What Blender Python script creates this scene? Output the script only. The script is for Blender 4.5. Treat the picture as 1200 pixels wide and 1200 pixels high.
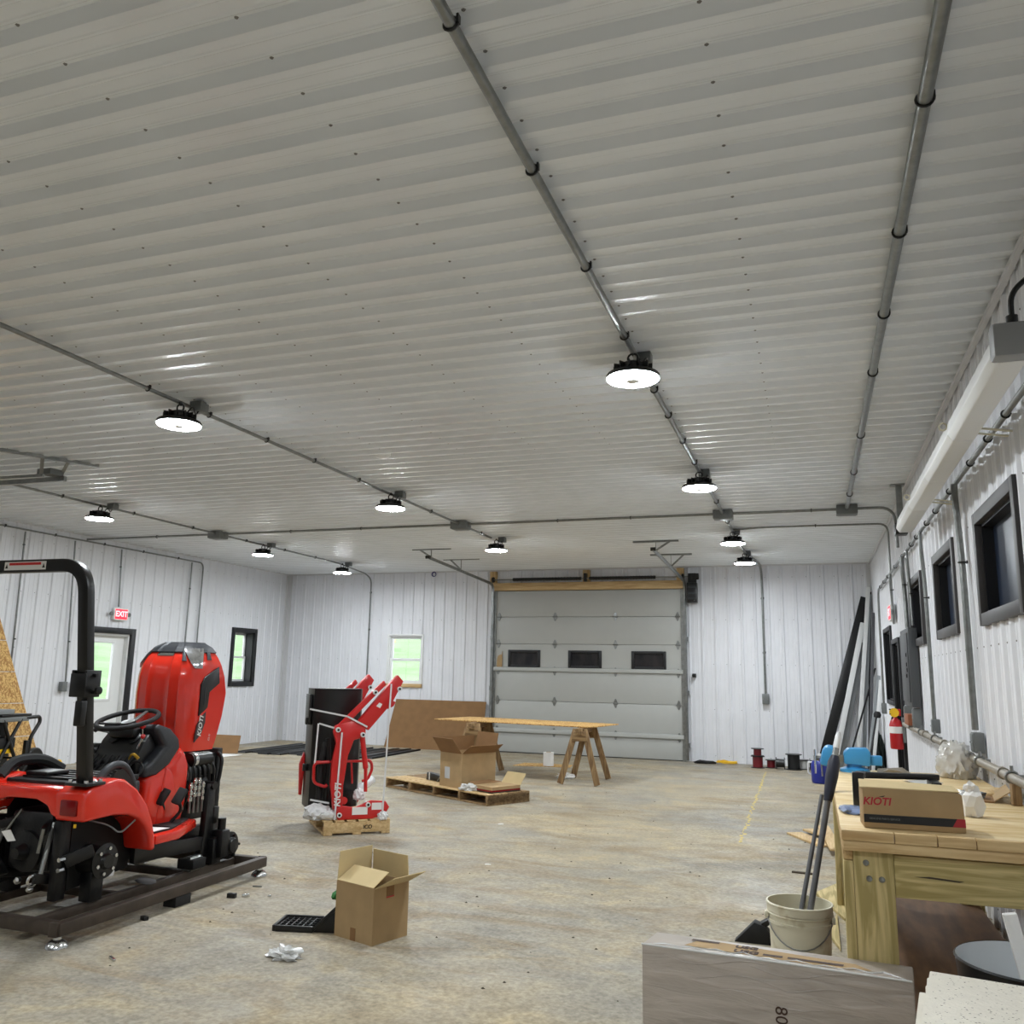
import bpy, bmesh, math, random
from mathutils import Vector as V, Matrix
for o in list(bpy.data.objects): bpy.data.objects.remove(o)
SC = bpy.context.scene
COL = SC.collection
rnd = random.Random(7)

# ------------------------------------------------------------------ camera
cam_d = bpy.data.cameras.new('camera'); cam = bpy.data.objects.new('camera', cam_d); COL.objects.link(cam)
CR = V((0.94486145, 0.32689734, 0.01936404)); CU = V((0.04203688, -0.17972116, 0.98281901)); CF = V((-0.32476105, 0.92781379, 0.18355334))
cam.matrix_world = Matrix(((CR.x, CU.x, -CF.x, 0), (CR.y, CU.y, -CF.y, 0), (CR.z, CU.z, -CF.z, 1.557), (0, 0, 0, 1)))
cam_d.sensor_width = 36; cam_d.lens = 36 * 1006.02 / 1200; cam_d.clip_start = .05; cam_d.clip_end = 400
SC.camera = cam

# ------------------------------------------------------------------ world, exposure
w = bpy.data.worlds.new('overcast_sky'); SC.world = w; w.use_nodes = True
bg = w.node_tree.nodes['Background']; bg.inputs[0].default_value = (.86, .93, 1, 1); bg.inputs[1].default_value = 3.4
SC.view_settings.view_transform = 'Standard'; SC.view_settings.look = 'None'
SC.view_settings.exposure = 0.12; SC.view_settings.gamma = 1; SC.view_settings.use_curve_mapping = False
LAMP = 240.0        # radiance of the high-bay diffusers

# ------------------------------------------------------------------ materials
MATS = {}
def lin(c): return tuple((x/255/12.92 if x/255 <= .04045 else ((x/255+.055)/1.055)**2.4) for x in c)
def mat(name, col, rough=.5, metal=0, var=0.0, scale=6, col2=None, stretch=(1, 1, 1), bump=0, bscale=None, detail=6,
        emit=0, spec=.5, ramp=(.35, .65), coat=0, distort=0):
    if name in MATS: return MATS[name]
    m = bpy.data.materials.new(name); m.use_nodes = True; nt = m.node_tree; N = nt.nodes; L = nt.links
    b = N['Principled BSDF']; b.inputs['Roughness'].default_value = rough; b.inputs['Metallic'].default_value = metal
    b.inputs['Specular IOR Level'].default_value = spec; b.inputs['Coat Weight'].default_value = coat
    c = lin(col) + (1,)
    b.inputs['Base Color'].default_value = c
    if emit:
        b.inputs['Emission Color'].default_value = c; b.inputs['Emission Strength'].default_value = emit
    if var or col2 or bump:
        tc = N.new('ShaderNodeTexCoord'); mp = N.new('ShaderNodeMapping'); mp.inputs['Scale'].default_value = stretch
        L.new(tc.outputs['Object'], mp.inputs[0])
        n = N.new('ShaderNodeTexNoise'); n.inputs['Scale'].default_value = scale; n.inputs['Detail'].default_value = detail
        n.inputs['Distortion'].default_value = distort
        L.new(mp.outputs[0], n.inputs['Vector'])
        if var or col2:
            r = N.new('ShaderNodeValToRGB'); r.color_ramp.elements[0].position = ramp[0]; r.color_ramp.elements[1].position = ramp[1]
            c2 = lin(col2) if col2 else tuple(max(0, x*(1-var)) for x in c[:3])
            r.color_ramp.elements[0].color = c2 + (1,); r.color_ramp.elements[1].color = c
            L.new(n.outputs['Fac'], r.inputs[0]); L.new(r.outputs[0], b.inputs['Base Color'])
        if bump:
            n2 = n
            if bscale:
                n2 = N.new('ShaderNodeTexNoise'); n2.inputs['Scale'].default_value = bscale; n2.inputs['Detail'].default_value = 4
                L.new(mp.outputs[0], n2.inputs['Vector'])
            bp = N.new('ShaderNodeBump'); bp.inputs['Strength'].default_value = bump; bp.inputs['Distance'].default_value = .02
            L.new(n2.outputs['Fac'], bp.inputs['Height']); L.new(bp.outputs[0], b.inputs['Normal'])
    MATS[name] = m
    return m

def floor_mat():
    m = bpy.data.materials.new('concrete'); m.use_nodes = True; nt = m.node_tree; N = nt.nodes; L = nt.links
    b = N['Principled BSDF']; tc = N.new('ShaderNodeTexCoord')
    def noise(sc, st, det=8, dis=0, off=(0, 0, 0)):
        mp = N.new('ShaderNodeMapping'); mp.inputs['Scale'].default_value = st; mp.inputs['Location'].default_value = off
        L.new(tc.outputs['Object'], mp.inputs[0])
        n = N.new('ShaderNodeTexNoise'); n.inputs['Scale'].default_value = sc; n.inputs['Detail'].default_value = det
        n.inputs['Distortion'].default_value = dis; n.inputs['Roughness'].default_value = .62; L.new(mp.outputs[0], n.inputs['Vector']); return n
    def ramp(n, p, cs):
        r = N.new('ShaderNodeValToRGB'); e = r.color_ramp.elements
        e[0].position = p[0]; e[0].color = lin(cs[0]) + (1,); e[1].position = p[-1]; e[1].color = lin(cs[-1]) + (1,)
        for q, c in zip(p[1:-1], cs[1:-1]):
            x = e.new(q); x.color = lin(c) + (1,)
        L.new(n.outputs['Fac'], r.inputs[0]); return r
    def mix(f, a, c, blend='MIX'):
        x = N.new('ShaderNodeMix'); x.data_type = 'RGBA'; x.blend_type = blend
        if isinstance(f, float): x.inputs[0].default_value = f
        else: L.new(f, x.inputs[0])
        L.new(a, x.inputs[6]); L.new(c, x.inputs[7]); return x.outputs[2]
    big = ramp(noise(.5, (1, 1.2, 1), 5, .8), (.34, .5, .64), ((160, 157, 151), (186, 176, 155), (206, 186, 146)))
    mid = ramp(noise(2.8, (.85, 1.25, 1), 9, .8, (3, 1, 0)), (.36, .52, .64), ((156, 151, 141), (183, 175, 158), (206, 190, 158)))
    c1 = mix(.55, big.outputs[0], mid.outputs[0])
    stf = ramp(noise(1.1, (.8, 2.2, 1), 7, 1.2, (11, 5, 0)), (.50, .66), ((0, 0, 0), (210, 210, 210)))
    st = N.new('ShaderNodeRGB'); st.outputs[0].default_value = lin((160, 138, 106)) + (1,)
    c2 = mix(stf.outputs[0], c1, st.outputs[0])
    wf = ramp(noise(1.7, (1, 1.6, 1), 8, .5, (-7, 2, 0)), (.6, .74), ((0, 0, 0), (150, 150, 150)))
    wh = N.new('ShaderNodeRGB'); wh.outputs[0].default_value = lin((216, 211, 199)) + (1,)
    c3 = mix(wf.outputs[0], c2, wh.outputs[0])
    fine = ramp(noise(38, (1, 1, 1), 6, .2), (.3, .7), ((164, 162, 158), (243, 242, 240)))
    c4 = mix(.8, c3, fine.outputs[0], 'MULTIPLY')
    L.new(c4, b.inputs['Base Color'])
    rr = ramp(noise(1.9, (1, 1, 1), 6, .4, (2, 9, 0)), (.35, .65), ((165, 165, 165), (235, 235, 235)))
    L.new(rr.outputs[0], b.inputs['Roughness'])
    bp = N.new('ShaderNodeBump'); bp.inputs['Strength'].default_value = .22; bp.inputs['Distance'].default_value = .012
    L.new(noise(9, (1, 1.4, 1), 8, .3).outputs['Fac'], bp.inputs['Height']); L.new(bp.outputs[0], b.inputs['Normal'])
    b.inputs['Specular IOR Level'].default_value = .25
    return m

def pane_mat(name, tint=(1, 1, 1), gloss=.1):
    m = bpy.data.materials.new(name); m.use_nodes = True; nt = m.node_tree; N = nt.nodes; L = nt.links
    N.remove(N['Principled BSDF']); t = N.new('ShaderNodeBsdfTransparent'); t.inputs[0].default_value = tint + (1,)
    g = N.new('ShaderNodeBsdfGlossy'); g.inputs['Roughness'].default_value = .03; x = N.new('ShaderNodeMixShader'); x.inputs[0].default_value = gloss
    L.new(t.outputs[0], x.inputs[1]); L.new(g.outputs[0], x.inputs[2]); L.new(x.outputs[0], N['Material Output'].inputs[0]); return m

def film_mat(name, col=(225, 228, 232), alpha=.55):
    m = bpy.data.materials.new(name); m.use_nodes = True; b = m.node_tree.nodes['Principled BSDF']
    b.inputs['Base Color'].default_value = lin(col) + (1,); b.inputs['Alpha'].default_value = alpha; b.inputs['Roughness'].default_value = .18
    b.inputs['Specular IOR Level'].default_value = .9; return m

m_floor = floor_mat()
m_steelwhite = mat('white_steel_siding', (228, 229, 233), .38, var=.04, scale=3, spec=.5)
m_ceil = mat('white_steel_ceiling', (232, 236, 240), .25, var=.05, scale=2, spec=.5)
m_trim = mat('white_trim', (208, 208, 209), .4)
m_screw = mat('screw_heads', (120, 118, 116), .4, metal=.3)
m_galv = mat('galvanised_steel', (150, 152, 150), .35, metal=.85, var=.25, scale=14)
m_conduit = mat('conduit_steel', (140, 142, 140), .36, metal=.75, var=.2, scale=20)
m_greybox = mat('grey_electrical_box', (112, 115, 114), .5, var=.1)
m_blk = mat('black_paint', (13, 13, 14), .36)
m_blkmat = mat('black_matte', (17, 17, 18), .7, var=.3, scale=20)
m_cast = mat('black_cast_metal', (13, 14, 16), .4, var=.35, scale=30, bump=.15)
m_chrome = mat('bright_zinc', (205, 207, 208), .22, metal=1)
m_red = mat('red_tractor_paint', (224, 46, 28), .2, coat=.5, var=.04, scale=2)
m_red2 = mat('red_loader_paint', (198, 29, 30), .33, coat=.3)
m_taill = mat('dark_red_lens', (120, 12, 16), .18)
m_dkgrey = mat('dark_grey_plastic', (42, 45, 50), .5, var=.15, scale=40, bump=.05)
m_trimblk = mat('black_casing', (18, 19, 22), .45)
m_trimgrey = mat('charcoal_casing', (62, 60, 60), .5)
m_navy = mat('dark_window_pane', (32, 43, 62), .38, var=.35, scale=3, spec=.6)
m_doorwhite = mat('garage_door_white', (178, 179, 175), .45, var=.03, scale=4, bump=.04, bscale=90)
m_white = mat('white_plastic', (226, 227, 226), .45)
m_paper = mat('white_paper', (232, 230, 226), .8)
m_card = mat('cardboard', (172, 144, 104), .85, var=.12, scale=9, bump=.05)
m_carddk = mat('brown_cardboard', (138, 103, 66), .85, var=.12, scale=7)
m_cardin = mat('pale_cardboard', (206, 184, 138), .85, var=.08, scale=6)
m_wood = {}
for ax, st in (('x', (1.2, 16, 16)), ('y', (16, 1.2, 16)), ('z', (16, 16, 1.2))):
    m_wood['pine_'+ax] = mat('pine_'+ax, (214, 186, 138), .65, col2=(184, 150, 100), scale=2.2, stretch=st, bump=.08, distort=.6)
    m_wood['treated_'+ax] = mat('treated_lumber_'+ax, (202, 182, 128), .7, col2=(160, 143, 88), scale=1.6, stretch=tuple(s*.8 for s in st), bump=.1, distort=1.6, ramp=(.4, .6))
    m_wood['old_'+ax] = mat('weathered_wood_'+ax, (160, 132, 92), .75, col2=(112, 84, 54), scale=2.4, stretch=st, bump=.12, distort=.5)
m_ply = mat('plywood_top', (230, 208, 164), .6, col2=(208, 178, 124), scale=2.0, stretch=(1.5, 7, 4), bump=.05, distort=.8)
m_plydark = mat('brown_plywood', (120, 88, 58), .7, col2=(92, 66, 44), scale=2.0, stretch=(7, 1.5, 4), bump=.05)
m_osb = mat('osb_strands', (214, 176, 110), .75, col2=(160, 116, 62), scale=26, stretch=(1, 1, .8), detail=3, bump=.12, ramp=(.42, .58), distort=1.4)
m_skid = mat('worn_brown_steel', (78, 68, 60), .5, metal=.35, var=.3, scale=14)
m_glow = mat('led_diffuser', (243, 250, 255), .4, emit=LAMP)
m_pane = pane_mat('clear_glass')
m_film = film_mat('plastic_film')
m_bag = film_mat('clear_plastic_bag', (222, 222, 220), .8)
m_blue = mat('dark_blue_plastic', (30, 44, 140), .35)
m_ltblue = mat('light_blue_paint', (64, 150, 205), .4)
m_yellow = mat('yellow_plastic', (240, 192, 28), .4)
m_green = mat('green_plastic', (40, 120, 50), .5)
m_exit = mat('lit_red_sign', (255, 40, 60), .4, emit=1.3)
m_exitw = mat('lit_pale_letters', (255, 190, 195), .4, emit=1.2)
m_pipe = mat('dusty_pipe', (150, 142, 128), .5, metal=.3, var=.2, scale=12)
m_bucket = mat('dirty_bucket_plastic', (224, 218, 194), .5, col2=(182, 164, 124), scale=9, ramp=(.26, .44))
m_tile = mat('ceiling_tile', (226, 220, 206), .9, var=.06, scale=30, bump=.3, bscale=70)
m_speck = mat('tile_fissures', (110, 100, 86), .9)
m_strap = mat('white_strap', (214, 214, 214), .5)
m_foam = mat('white_foam_wrap', (222, 222, 222), .7, var=.1, scale=20, bump=.2)
m_lens = mat('headlight_chrome', (220, 222, 226), .12, metal=.9, var=.35, scale=30)
m_dirt = mat('debris', (70, 60, 48), .9)

# ------------------------------------------------------------------ mesh helpers
WL = {}          # world location of each object
class G:
    def __init__(s): s.v = []; s.f = []
    def add(s, vs, fs):
        k = len(s.v); s.v += [V(p) for p in vs]; s.f += [tuple(i+k for i in q) for q in fs]; return s
    def box(s, c, sz, R=None):
        x, y, z = (a/2 for a in sz); P = [V((i*x, j*y, k*z)) for i in (-1, 1) for j in (-1, 1) for k in (-1, 1)]
        if R is not None: P = [R @ p for p in P]
        return s.add([p+V(c) for p in P], [(0, 1, 3, 2), (4, 6, 7, 5), (0, 4, 5, 1), (2, 3, 7, 6), (0, 2, 6, 4), (1, 5, 7, 3)])
    def bb(s, x0, x1, y0, y1, z0, z1): return s.box(((x0+x1)/2, (y0+y1)/2, (z0+z1)/2), (x1-x0, y1-y0, z1-z0))
    def bar(s, a, b, wd, h, up=(0, 0, 1)):
        a, b = V(a), V(b); d = (b-a); l = d.length; d.normalize(); sd = d.cross(V(up))
        if sd.length < 1e-4: sd = d.cross(V((1, 0, 0)))
        sd.normalize(); u = sd.cross(d)
        R = Matrix((d, sd, u)).transposed(); return s.box((a+b)/2, (l, wd, h), R)
    def prism(s, poly, axis, a, b):
        def P(p, t): return {'x': (t, p[0], p[1]), 'y': (p[0], t, p[1]), 'z': (p[0], p[1], t)}[axis]
        n = len(poly); vs = [P(p, a) for p in poly] + [P(p, b) for p in poly]
        return s.add(vs, [tuple(range(n)), tuple(range(2*n-1, n-1, -1))] + [(i, (i+1) % n, n+(i+1) % n, n+i) for i in range(n)])
    def slab(s, poly3, nrm, t):
        n = len(poly3); o = V(nrm).normalized()*t; vs = [V(p) for p in poly3] + [V(p)+o for p in poly3]
        return s.add(vs, [tuple(range(n)), tuple(range(2*n-1, n-1, -1))] + [(i, (i+1) % n, n+(i+1) % n, n+i) for i in range(n)])
    def tube(s, path, r, n=8, closed=False, caps=True):
        P = [V(p) for p in path]; m = len(P); rs = r if isinstance(r, (list, tuple)) else [r]*m
        up = None; vs = []
        for i, p in enumerate(P):
            a = P[(i-1) % m] if (closed or i > 0) else p; b = P[(i+1) % m] if (closed or i < m-1) else p
            d = (b-a).normalized()
            if up is None:
                up = d.orthogonal().normalized()
            up = (up - d*up.dot(d)).normalized(); sd = d.cross(up)
            for k in range(n):
                t = 2*math.pi*k/n; vs.append(p + (up*math.cos(t)+sd*math.sin(t))*rs[i])
        fs = []
        for i in range(m if closed else m-1):
            j = (i+1) % m
            for k in range(n): fs.append((i*n+k, i*n+(k+1) % n, j*n+(k+1) % n, j*n+k))
        if not closed and caps: fs += [tuple(range(n-1, -1, -1)), tuple((m-1)*n+k for k in range(n))]
        return s.add(vs, fs)
    def cyl(s, a, b, r0, r1=None, n=16): return s.tube([a, b], [r0, r0 if r1 is None else r1], n)
    def lathe(s, prof, c=(0, 0, 0), ax=(0, 0, 1), n=24, closed=False, caps=True):
        az = V(ax).normalized(); ux = az.orthogonal().normalized(); uy = az.cross(ux); c = V(c); m = len(prof)
        vs = [c + az*z + (ux*math.cos(2*math.pi*k/n)+uy*math.sin(2*math.pi*k/n))*max(r, 1e-4) for r, z in prof for k in range(n)]
        fs = [(i*n+k, i*n+(k+1) % n, ((i+1) % m)*n+(k+1) % n, ((i+1) % m)*n+k) for i in range(m if closed else m-1) for k in range(n)]
        if not closed and caps:
            if prof[0][0] > 0: fs.append(tuple(range(n-1, -1, -1)))
            if prof[-1][0] > 0: fs.append(tuple((m-1)*n+k for k in range(n)))
        return s.add(vs, fs)
    def torus(s, c, R, r, ax=(0, 0, 1), n=32, k=8, a0=0, a1=None):
        az = V(ax).normalized(); ux = az.orthogonal().normalized(); uy = az.cross(ux)
        if a1 is None: return s.tube([V(c)+(ux*math.cos(2*math.pi*i/n)+uy*math.sin(2*math.pi*i/n))*R for i in range(n)], r, k, True)
        return s.tube([V(c)+(ux*math.cos(a0+(a1-a0)*i/n)+uy*math.sin(a0+(a1-a0)*i/n))*R for i in range(n+1)], r, k)
    def grid(s, rows, close=False):
        m = len(rows); n = len(rows[0]); vs = [p for r in rows for p in r]
        return s.add(vs, [(i*n+k, i*n+(k+1) % n, (i+1)*n+(k+1) % n, (i+1)*n+k) for i in range(m-1) for k in range(n if close else n-1)])
    def blob(s, c, sz, seed=0, amp=.3, sub=3, flat=True):
        bm = bmesh.new(); bmesh.ops.create_icosphere(bm, subdivisions=sub, radius=1); r = random.Random(seed)
        vs = []
        for v in bm.verts:
            k = 1+amp*(r.random()-.5)*2; p = v.co*k
            if flat: p.z = max(p.z, -.55)
            vs.append((c[0]+p.x*sz[0], c[1]+p.y*sz[1], c[2]+(p.z+(.55 if flat else 0))*sz[2]))
        fs = [tuple(v.index for v in f.verts) for f in bm.faces]; bm.free(); return s.add(vs, fs)
    def rot(s, ang, piv, axis='Z', start=0):
        R = Matrix.Rotation(ang, 3, axis); piv = V(piv)
        for i in range(start, len(s.v)): s.v[i] = piv + R @ (s.v[i]-piv)
        return s
    def each(s, name, material, parent, **k):      # every loose piece its own part
        par = list(range(len(s.v)))
        def fd(i):
            while par[i] != i: par[i] = par[par[i]]; i = par[i]
            return i
        for q in s.f:
            for i in q[1:]: par[fd(i)] = fd(q[0])
        comp = {}
        for q in s.f: comp.setdefault(fd(q[0]), []).append(q)
        out = []
        for fs in comp.values():
            ids = sorted(set(i for q in fs for i in q)); mp = {i: j for j, i in enumerate(ids)}
            g = G(); g.add([s.v[i] for i in ids], [tuple(mp[i] for i in q) for q in fs]); out.append(g.build(name, material, parent, **k))
        return out
    def build(s, name, material, parent=None, bevel=0, seg=2, angle=38, facet=False, solid=0):
        if parent is not None: org = WL[parent]
        else:
            lo = [min(p[i] for p in s.v) for i in range(3)]; hi = [max(p[i] for p in s.v) for i in range(3)]
            org = V(((lo[0]+hi[0])/2, (lo[1]+hi[1])/2, lo[2]))
        bm = bmesh.new(); vv = [bm.verts.new(p-org) for p in s.v]
        for q in s.f:
            try: bm.faces.new([vv[i] for i in q])
            except ValueError: pass
        bmesh.ops.recalc_face_normals(bm, faces=bm.faces)
        if solid:
            bmesh.ops.solidify(bm, geom=bm.faces[:], thickness=solid)
        if bevel:
            es = [e for e in bm.edges if len(e.link_faces) == 2 and e.calc_face_angle(0) > .5]
            bmesh.ops.bevel(bm, geom=es, offset=bevel, segments=seg, affect='EDGES', clamp_overlap=True, profile=.5)
        me = bpy.data.meshes.new(name); bm.to_mesh(me); bm.free()
        me.materials.append(material)
        if not facet:
            me.polygons.foreach_set('use_smooth', [True]*len(me.polygons)); me.set_sharp_from_angle(angle=math.radians(angle))
        o = bpy.data.objects.new(name, me); COL.objects.link(o)
        if parent is not None: o.parent = parent; WL[o] = org.copy()
        else: o.location = org; WL[o] = org
        return o

def tag(o, label, cat, group=None):
    o['label'] = label; o['category'] = cat
    if group: o['group'] = group
    return o
def thing(name, label, cat, loc, group=None):
    o = bpy.data.objects.new(name, None); COL.objects.link(o); o.location = loc; WL[o] = V(loc); o.empty_display_size = .1
    return tag(o, label, cat, group)
def struct(o): o['kind'] = 'structure'; return o
def sroot(name, loc):
    o = bpy.data.objects.new(name, None); COL.objects.link(o); o.location = loc; WL[o] = V(loc); return struct(o)
def share(src, parent, wloc, rot=None):          # a copy of one part (shared mesh) whose own origin sits at wloc
    c = src.copy(); COL.objects.link(c); c.parent = parent; c.location = V(wloc)-WL[parent]; WL[c] = V(wloc)
    if rot is not None: c.rotation_euler = rot
    return c
def part_at(g, name, material, parent, wloc, **k):   # a part whose own origin is wloc; g built around (0,0,0)
    o = g.build(name, material, ORIGIN, **k); o.parent = parent; o.location = V(wloc)-WL[parent]; WL[o] = V(wloc); return o
ORIGIN = bpy.data.objects.new('origin', None); WL[ORIGIN] = V((0, 0, 0))
def dup(root, loc, label=None, rotz=None):
    r = root.copy(); COL.objects.link(r); r.location = loc; WL[r] = V(loc)
    if rotz is not None: r.rotation_euler = (0, 0, rotz)
    if label: r['label'] = label
    for ch in list(root.children):
        c = ch.copy(); COL.objects.link(c); c.parent = r
        for g in list(ch.children):
            d = g.copy(); COL.objects.link(d); d.parent = c
    return r
def text(body, size, loc, right, up, material, parent, name='lettering', shear=0, extrude=.0006, bold=0, sx=1):
    cu = bpy.data.curves.new(name, 'FONT'); cu.body = body; cu.size = size; cu.extrude = extrude; cu.shear = shear; cu.offset = bold
    cu.align_x = 'CENTER'; cu.align_y = 'CENTER'; cu.resolution_u = 3
    t = bpy.data.objects.new('txt', cu); COL.objects.link(t); bpy.context.view_layer.update()
    me = bpy.data.meshes.new_from_object(t.evaluated_get(bpy.context.evaluated_depsgraph_get())); bpy.data.objects.remove(t)
    rr = V(right).normalized(); uu = V(up).normalized(); nn = rr.cross(uu)
    org = WL[parent]; L = V(loc)-org
    for v in me.vertices: v.co = L + rr*v.co.x*sx + uu*v.co.y + nn*v.co.z
    me.name = name; me.materials.clear(); me.materials.append(material)
    o = bpy.data.objects.new(name, me); COL.objects.link(o); o.parent = parent; WL[o] = org.copy(); return o
def arc(c, r, a0, a1, n, ux, uy):
    c, ux, uy = V(c), V(ux), V(uy); return [c+ux*r*math.cos(a0+(a1-a0)*i/n)+uy*r*math.sin(a0+(a1-a0)*i/n) for i in range(n+1)]
def rounded(path, r, n=6):      # polyline with rounded corners
    P = [V(p) for p in path]; out = [P[0]]
    for i in range(1, len(P)-1):
        a, b, c = P[i-1], P[i], P[i+1]; d0 = (a-b); d1 = (c-b); k = min(r, d0.length*.49, d1.length*.49)
        p0 = b+d0.normalized()*k; p1 = b+d1.normalized()*k
        for j in range(n+1):
            t = j/n; out.append(p0*(1-t)**2+b*2*t*(1-t)+p1*t*t)
    out.append(P[-1]); return out
# ================================================================== the building
XL, XR, YB, YN, ZC = -11.19, 1.054, 16.71, -9.0, 3.66
g = G(); g.bb(XL-.16, XR+.16, YN-.16, YB+.16, -.14, 0); floor = struct(g.build('floor', m_floor))

m_lawn = mat('meadow_grass', (134, 160, 116), .9, col2=(112, 146, 88), scale=.35, stretch=(1, 1, 1))
m_gravel = mat('pale_gravel', (176, 172, 162), .95, var=.3, scale=1.5)
g = G(); rows = []
for rr_, zz in ((13, -.16), (30, -.16), (45, .1), (90, 4.5), (160, 8.5), (300, 11)):
    rows.append([V((-5+rr_*1.1*math.cos(2*math.pi*k/48), 8+rr_*1.1*math.sin(2*math.pi*k/48), zz+(.25*math.sin(k*1.7)*(zz > .5)))) for k in range(48)])
g.grid(rows, True); struct(g.build('ground_meadow', m_lawn))
g = G(); g.bb(XL-30, XL-.17, 0, 34, -.2, -.11); struct(g.build('ground_gravel_yard', m_gravel))

def sheet_profile(c0, pitch, u0, u1, h=.020, w0=.030, w1=.013):
    pts = []
    k0 = int((u0-c0)/pitch)-2; k1 = int((u1-c0)/pitch)+2
    for k in range(k0, k1+1):
        c = c0+k*pitch
        pts += [(c-w0, 0), (c-w1, h), (c+w1, h), (c+w0, 0)]
        for q in (1/3, 2/3):
            m = c+pitch*q; pts += [(m-.010, 0), (m-.004, .0035), (m+.004, .0035), (m+.010, 0)]
    pts.sort()
    def at(u):
        for (a, da), (b, db) in zip(pts, pts[1:]):
            if a <= u <= b: return da+(db-da)*(u-a)/max(b-a, 1e-9)
        return 0
    us = sorted(set([round(u0, 5), round(u1, 5)] + [round(p[0], 5) for p in pts if u0 < p[0] < u1])); return us, at

def ribbed(parent, name, frame, u0, u1, v0, v1, c0, pitch, openings, material, per=4, rib=(.020, .030, .013)):
    """sheets of ribbed steel; frame(u, v, d) -> world; each sheet one object"""
    k = math.floor((u0-c0)/pitch/per)
    while True:
        a = max(u0, c0+(k*per-.5)*pitch); b = min(u1, c0+((k+1)*per-.5)*pitch); k += 1
        if a >= u1-1e-4: break
        if b-a < .01: continue
        us, at = sheet_profile(c0, pitch, a, b, *rib)
        for o in openings:
            for e in (o[0], o[1]):
                if a < e < b: us.append(e)
        us = sorted(set(us)); g = G()
        for p, q in zip(us, us[1:]):
            mid = (p+q)/2; cuts = sorted([(o[2], o[3]) for o in openings if o[0] < mid < o[1]]); z = v0; iv = []
            for lo, hi in cuts:
                if lo > z: iv.append((z, lo))
                z = hi
            if z < v1: iv.append((z, v1))
            for lo, hi in iv:
                dp, dq = at(p), at(q)
                g.add([frame(p, lo, dp), frame(q, lo, dq), frame(q, hi, dq), frame(p, hi, dp)], [(0, 1, 2, 3)])
        if not g.f: continue
        bmv = {}; g2 = G()          # weld
        for f in g.f:
            ids = []
            for i in f:
                key = tuple(round(x, 4) for x in g.v[i])
                if key not in bmv: bmv[key] = len(g2.v); g2.v.append(g.v[i])
                ids.append(bmv[key])
            g2.f.append(tuple(ids))
        g2.build(name, material, parent, angle=12)

def skin(name, frame, u0, u1, v0, v1, openings, t=.15):
    us = sorted(set([u0, u1]+[e for o in openings for e in (o[0], o[1])])); g = G()
    for p, q in zip(us, us[1:]):
        mid = (p+q)/2; cuts = sorted([(o[2], o[3]) for o in openings if o[0] < mid < o[1]]); z = v0
        for lo, hi in cuts+[(v1, v1)]:
            if lo > z: g.add([frame(a, b, d) for a in (p, q) for b in (z, lo) for d in (-t, -t+.03)], [(0, 1, 3, 2), (4, 6, 7, 5), (0, 4, 5, 1), (2, 3, 7, 6), (0, 2, 6, 4), (1, 5, 7, 3)])
            z = max(z, hi)
    return struct(g.build(name, m_steelwhite))

DOOR1 = (11.13, 12.03, 0, 2.07); WIN1 = (14.9, 15.56, 1.25, 2.27); WIN2 = (-8.58, -7.80, 1.28, 2.28)
RW = [(5.05, 6.13, 1.98, 2.55), (7.2, 8.22, 1.98, 2.55), (9.33, 10.33, 1.98, 2.55)]; RW4 = (13.1, 14.2, 1.27, 2.24); DOOR3 = (12.0, 12.86, 0, 2.03)
fl = lambda u, v, d: V((XL+d, u, v)); fb = lambda u, v, d: V((u, YB-d, v)); fr = lambda u, v, d: V((XR-d, u, v)); fn = lambda u, v, d: V((u, YN+d, v))
wl = skin('wall_left', fl, YN, YB, 0, ZC, [DOOR1, WIN1]); ribbed(wl, 'siding_panel', fl, YN, YB, 0, ZC, 10.048, .2455, [DOOR1, WIN1], m_steelwhite)
wb = skin('wall_back', fb, XL, XR, 0, ZC, [WIN2]); ribbed(wb, 'siding_panel', fb, XL, XR, 0, ZC, -.023, .2435, [WIN2], m_steelwhite)
wr = skin('wall_right', fr, YN, YB, 0, ZC, RW+[RW4, DOOR3]); ribbed(wr, 'siding_panel', fr, YN, YB, 0, ZC, 6.65, .2435, RW+[RW4, DOOR3], m_steelwhite)
wn = skin('wall_near', fn, XL, XR, 0, ZC, []); ribbed(wn, 'siding_panel', fn, XL, XR, 0, ZC, 0, .2435, [], m_steelwhite)
g = G(); g.bb(XL, XR, YN, YB, ZC+.06, ZC+.12); ceil = struct(g.build('ceiling', m_ceil))
ribbed(ceil, 'ceiling_panel', lambda u, v, d: V((v, u, ZC-d)), YN, YB, XL, XR, 2.675, .198, [], m_ceil, rib=(.038, .044, .016))

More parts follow.
